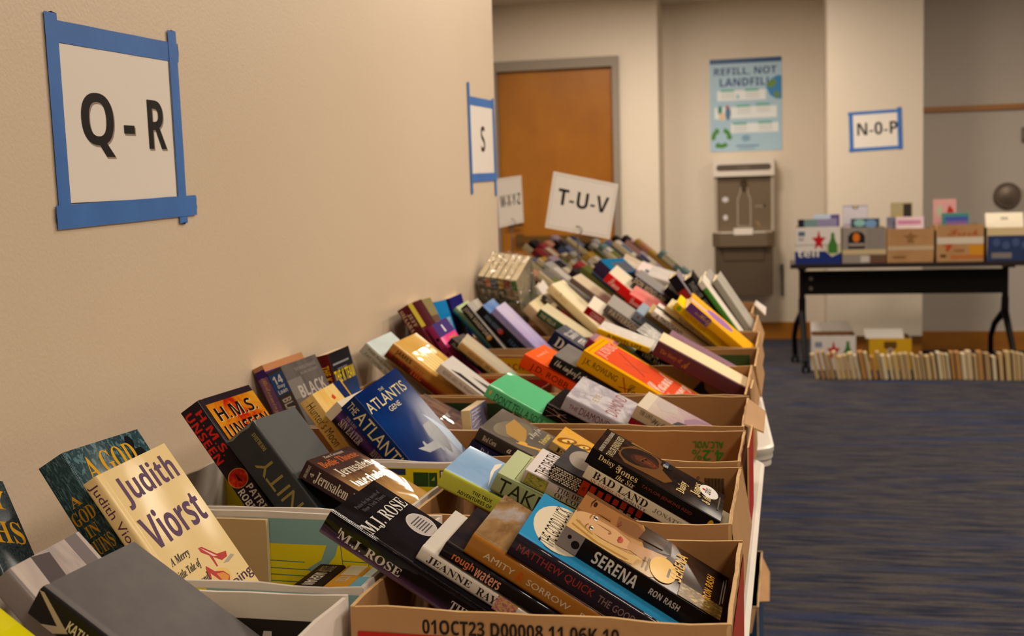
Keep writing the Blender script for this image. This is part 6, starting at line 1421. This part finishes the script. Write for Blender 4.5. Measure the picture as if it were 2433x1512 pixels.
leaf(1.575, 1.72, .91, 1.175, 8.82, .06, ['a89a78'], 'tan and black book standing high above the plain brown carton', [re('F', .58, .04, .96, .6, '3a342e'), el('F', .35, .45, .2, .12, 'b5a83a'), el('F', .6, .48, .12, .08, 'c2b040')], .03, B_)
leaf(1.542, 1.80, .80, 1.08, 8.69, .2, ['7a7686'], 'grey-mauve book under the pink one in the plain brown carton', [re('F', 0, 0, 1, .2, '6a6a7c')], .03, B_)
leaf(1.60, 1.78, .84, 1.082, 8.64, .25, ['d2b8c0'], 'pink and white soft book bulging from the plain brown carton', [re('F', .05, .1, .9, .22, 'b87a98'), re('F', .1, .3, .9, .7, 'e2d4cc')], .035, B_)
leaf(1.862, 2.01, .93, 1.188, 8.84, .04, ['d8a0a0'], 'pink floral book standing high above the tan carton', [po('F', [(.1, .3), (.3, .1), (.4, .3), (.25, .5)], 'b0c0a0'), po('F', [(.5, .5), (.7, .15), (.9, .3), (.8, .6)], 'b0342a'), el('F', .75, .5, .15, .1, '6a5a9a')], .02, B_)
leaf(1.90, 2.075, .84, 1.1, 8.64, .2, ['3f7a74'], 'green and orange striped book in the tan carton', [re('F', .1, .1, .95, .22, '3a4a9a'), re('F', .15, .22, .95, .32, '7a5a8a'), re('F', .1, .32, .95, .4, 'd8a0a8'), re('F', .1, .4, .95, .5, 'd9801c')], .035, B_)
leaf(2.19, 2.43, .79, 1.115, 8.64, .42, ['dcd0b4'], 'cream paper-covered book leaning out of the blue carton', [re('F', .1, .45, .9, .75, 'd8cf8a'), re('F', .4, .1, .6, .16, '8a806a')], .03, B_)
# boxes on the floor behind the row
carton('white floor carton with a red star under the black table', 1.03, 1.335, 8.75, 9.05, .245, plain('e0dad6', .55), None, plain('e0dad6', .6), [po('fo', [(x, y * 1.1 + .05) for x, y in star], 'c0141c'), po('fo', bottle, '3f7a34'), re('fo', .08, .18, .24, .34, '8a90a4')], z0=.0005, group='cartons on the carpet', seed=51,
       flaps=[([(1.03, 9.05, .245), (1.335, 9.05, .245), (1.3, 9.1, .31), (1.03, 9.1, .31)], (0, .003, 0), plain('d8d0ca', .6))])
carton('yellow floor carton with a raised white flap under the black table', 1.425, 1.71, 8.75, 9.05, .225, plain('d8a81c', .55), None, plain('d8d0ca', .6), [po('fo', [(.35, .1), (.65, .1), (.65, .3), (.5, .38), (.35, .3)], '6a4a14'), el('fo', .5, .45, .08, .16, 'c9b8a8'), el('fo', .5, .4, .035, .06, '7a4a3a')], z0=.0005, group='cartons on the carpet', seed=52,
       flaps=[([(1.40, 8.75, .226), (1.66, 8.75, .226), (1.65, 8.80, .29), (1.39, 8.80, .29)], (0, .003, 0), plain('dcd5cf', .6))])

# ------------------------------------------------------------------ long row of paperbacks on the carpet, fore-edges to the aisle
rr = random.Random(77)
protos = []
FC = ['c98a78', '4a4a5a', 'c2a4a4', '6a6a34', '3a3a48', '8a7a5a', 'd89a9a', '7a7a88', '4a3a3a', '2a6a8a', 'a87a4a', '5a4a6a']
PGM = [plain(h_, .85) for h_ in ('c9b48c', 'b89c70', 'd2c2a0', 'a8885a', 'c2a878', 'b0814a')]
def pb_proto(hexc):
    root = empty('paperback_book', 'x', 'book', (0, 0, -5))
    mb, pg = book_parts(.178, .108, .026, 'pb', C(hexc, .4), C(hexc, .4), [], 1)
    pg.mats = [PGM[FC.index(hexc) % len(PGM)]]
    return root, mb.build('cover', root), pg.build('page_block', root, merge=False)
protos = [pb_proto(h) for h in FC]
OR2 = ORD + ['twenty-first', 'twenty-second', 'twenty-third', 'twenty-fourth', 'twenty-fifth']
xs = []
x = 1.052
NB = 39
span = 2.385 - 1.052
ws = [rr.uniform(.7, 1.3) for _ in range(NB)]
sc_ = span / sum(ws)
used = set()
for k in range(NB):
    t = ws[k] * sc_ * rr.choice([.62, .74, .82, .9]) - .0012
    pi = rr.randrange(len(protos))
    lean = math.radians(13 - 9.5 * k / (NB - 1))
    hs = rr.uniform(.86, 1.06)
    yy = 8.275 + rr.uniform(-.006, .006) - (.03 * math.exp(-((k - 25) / 3.5) ** 2) * -1 if 20 < k < 31 else 0)
    r0, c0, p0 = protos[pi]
    first = pi not in used
    used.add(pi)
    root = r0 if first else r0.copy()
    if not first:
        COL.objects.link(root)
        for ch in (c0, p0):
            q = ch.copy()
            q.parent = root
            COL.objects.link(q)
    # book frame: x head->tail (down), y spine -> fore-edge (towards the aisle, -Y), z front cover
    U = Vector((math.sin(lean), 0, -math.cos(lean)))
    Vv = Vector((0, -1, 0))
    M = frame((0, 0, 0), U, Vv)
    H = .178 * hs
    sz = t * math.cos(lean) / .026
    M = M @ Matrix.Diagonal((hs, 1, sz, 1))
    n = U.cross(Vv)
    # bottom corner nearest the floor
    lowest = min((U * H).z, (U * H - n * t * math.cos(lean)).z)
    M.translation = Vector((x + (t if n.x > 0 else 0) - U.x * H, yy + .108, .0008 - lowest))
    root.matrix_world = M
    if k < 22:
        lab = 'paperback, page edges out, on the carpet, %s from the left table leg' % OR2[k]
    else:
        lab = 'paperback, page edges out, on the carpet, %s from the row right end' % OR2[NB - 1 - k]
    tag(root, lab, 'book', 'row of paperbacks on the carpet')
    x += ws[k] * sc_
for i, (r0, c0, p0) in enumerate(protos):
    if i not in used:
        for o in (c0, p0, r0):
            bpy.data.objects.remove(o)
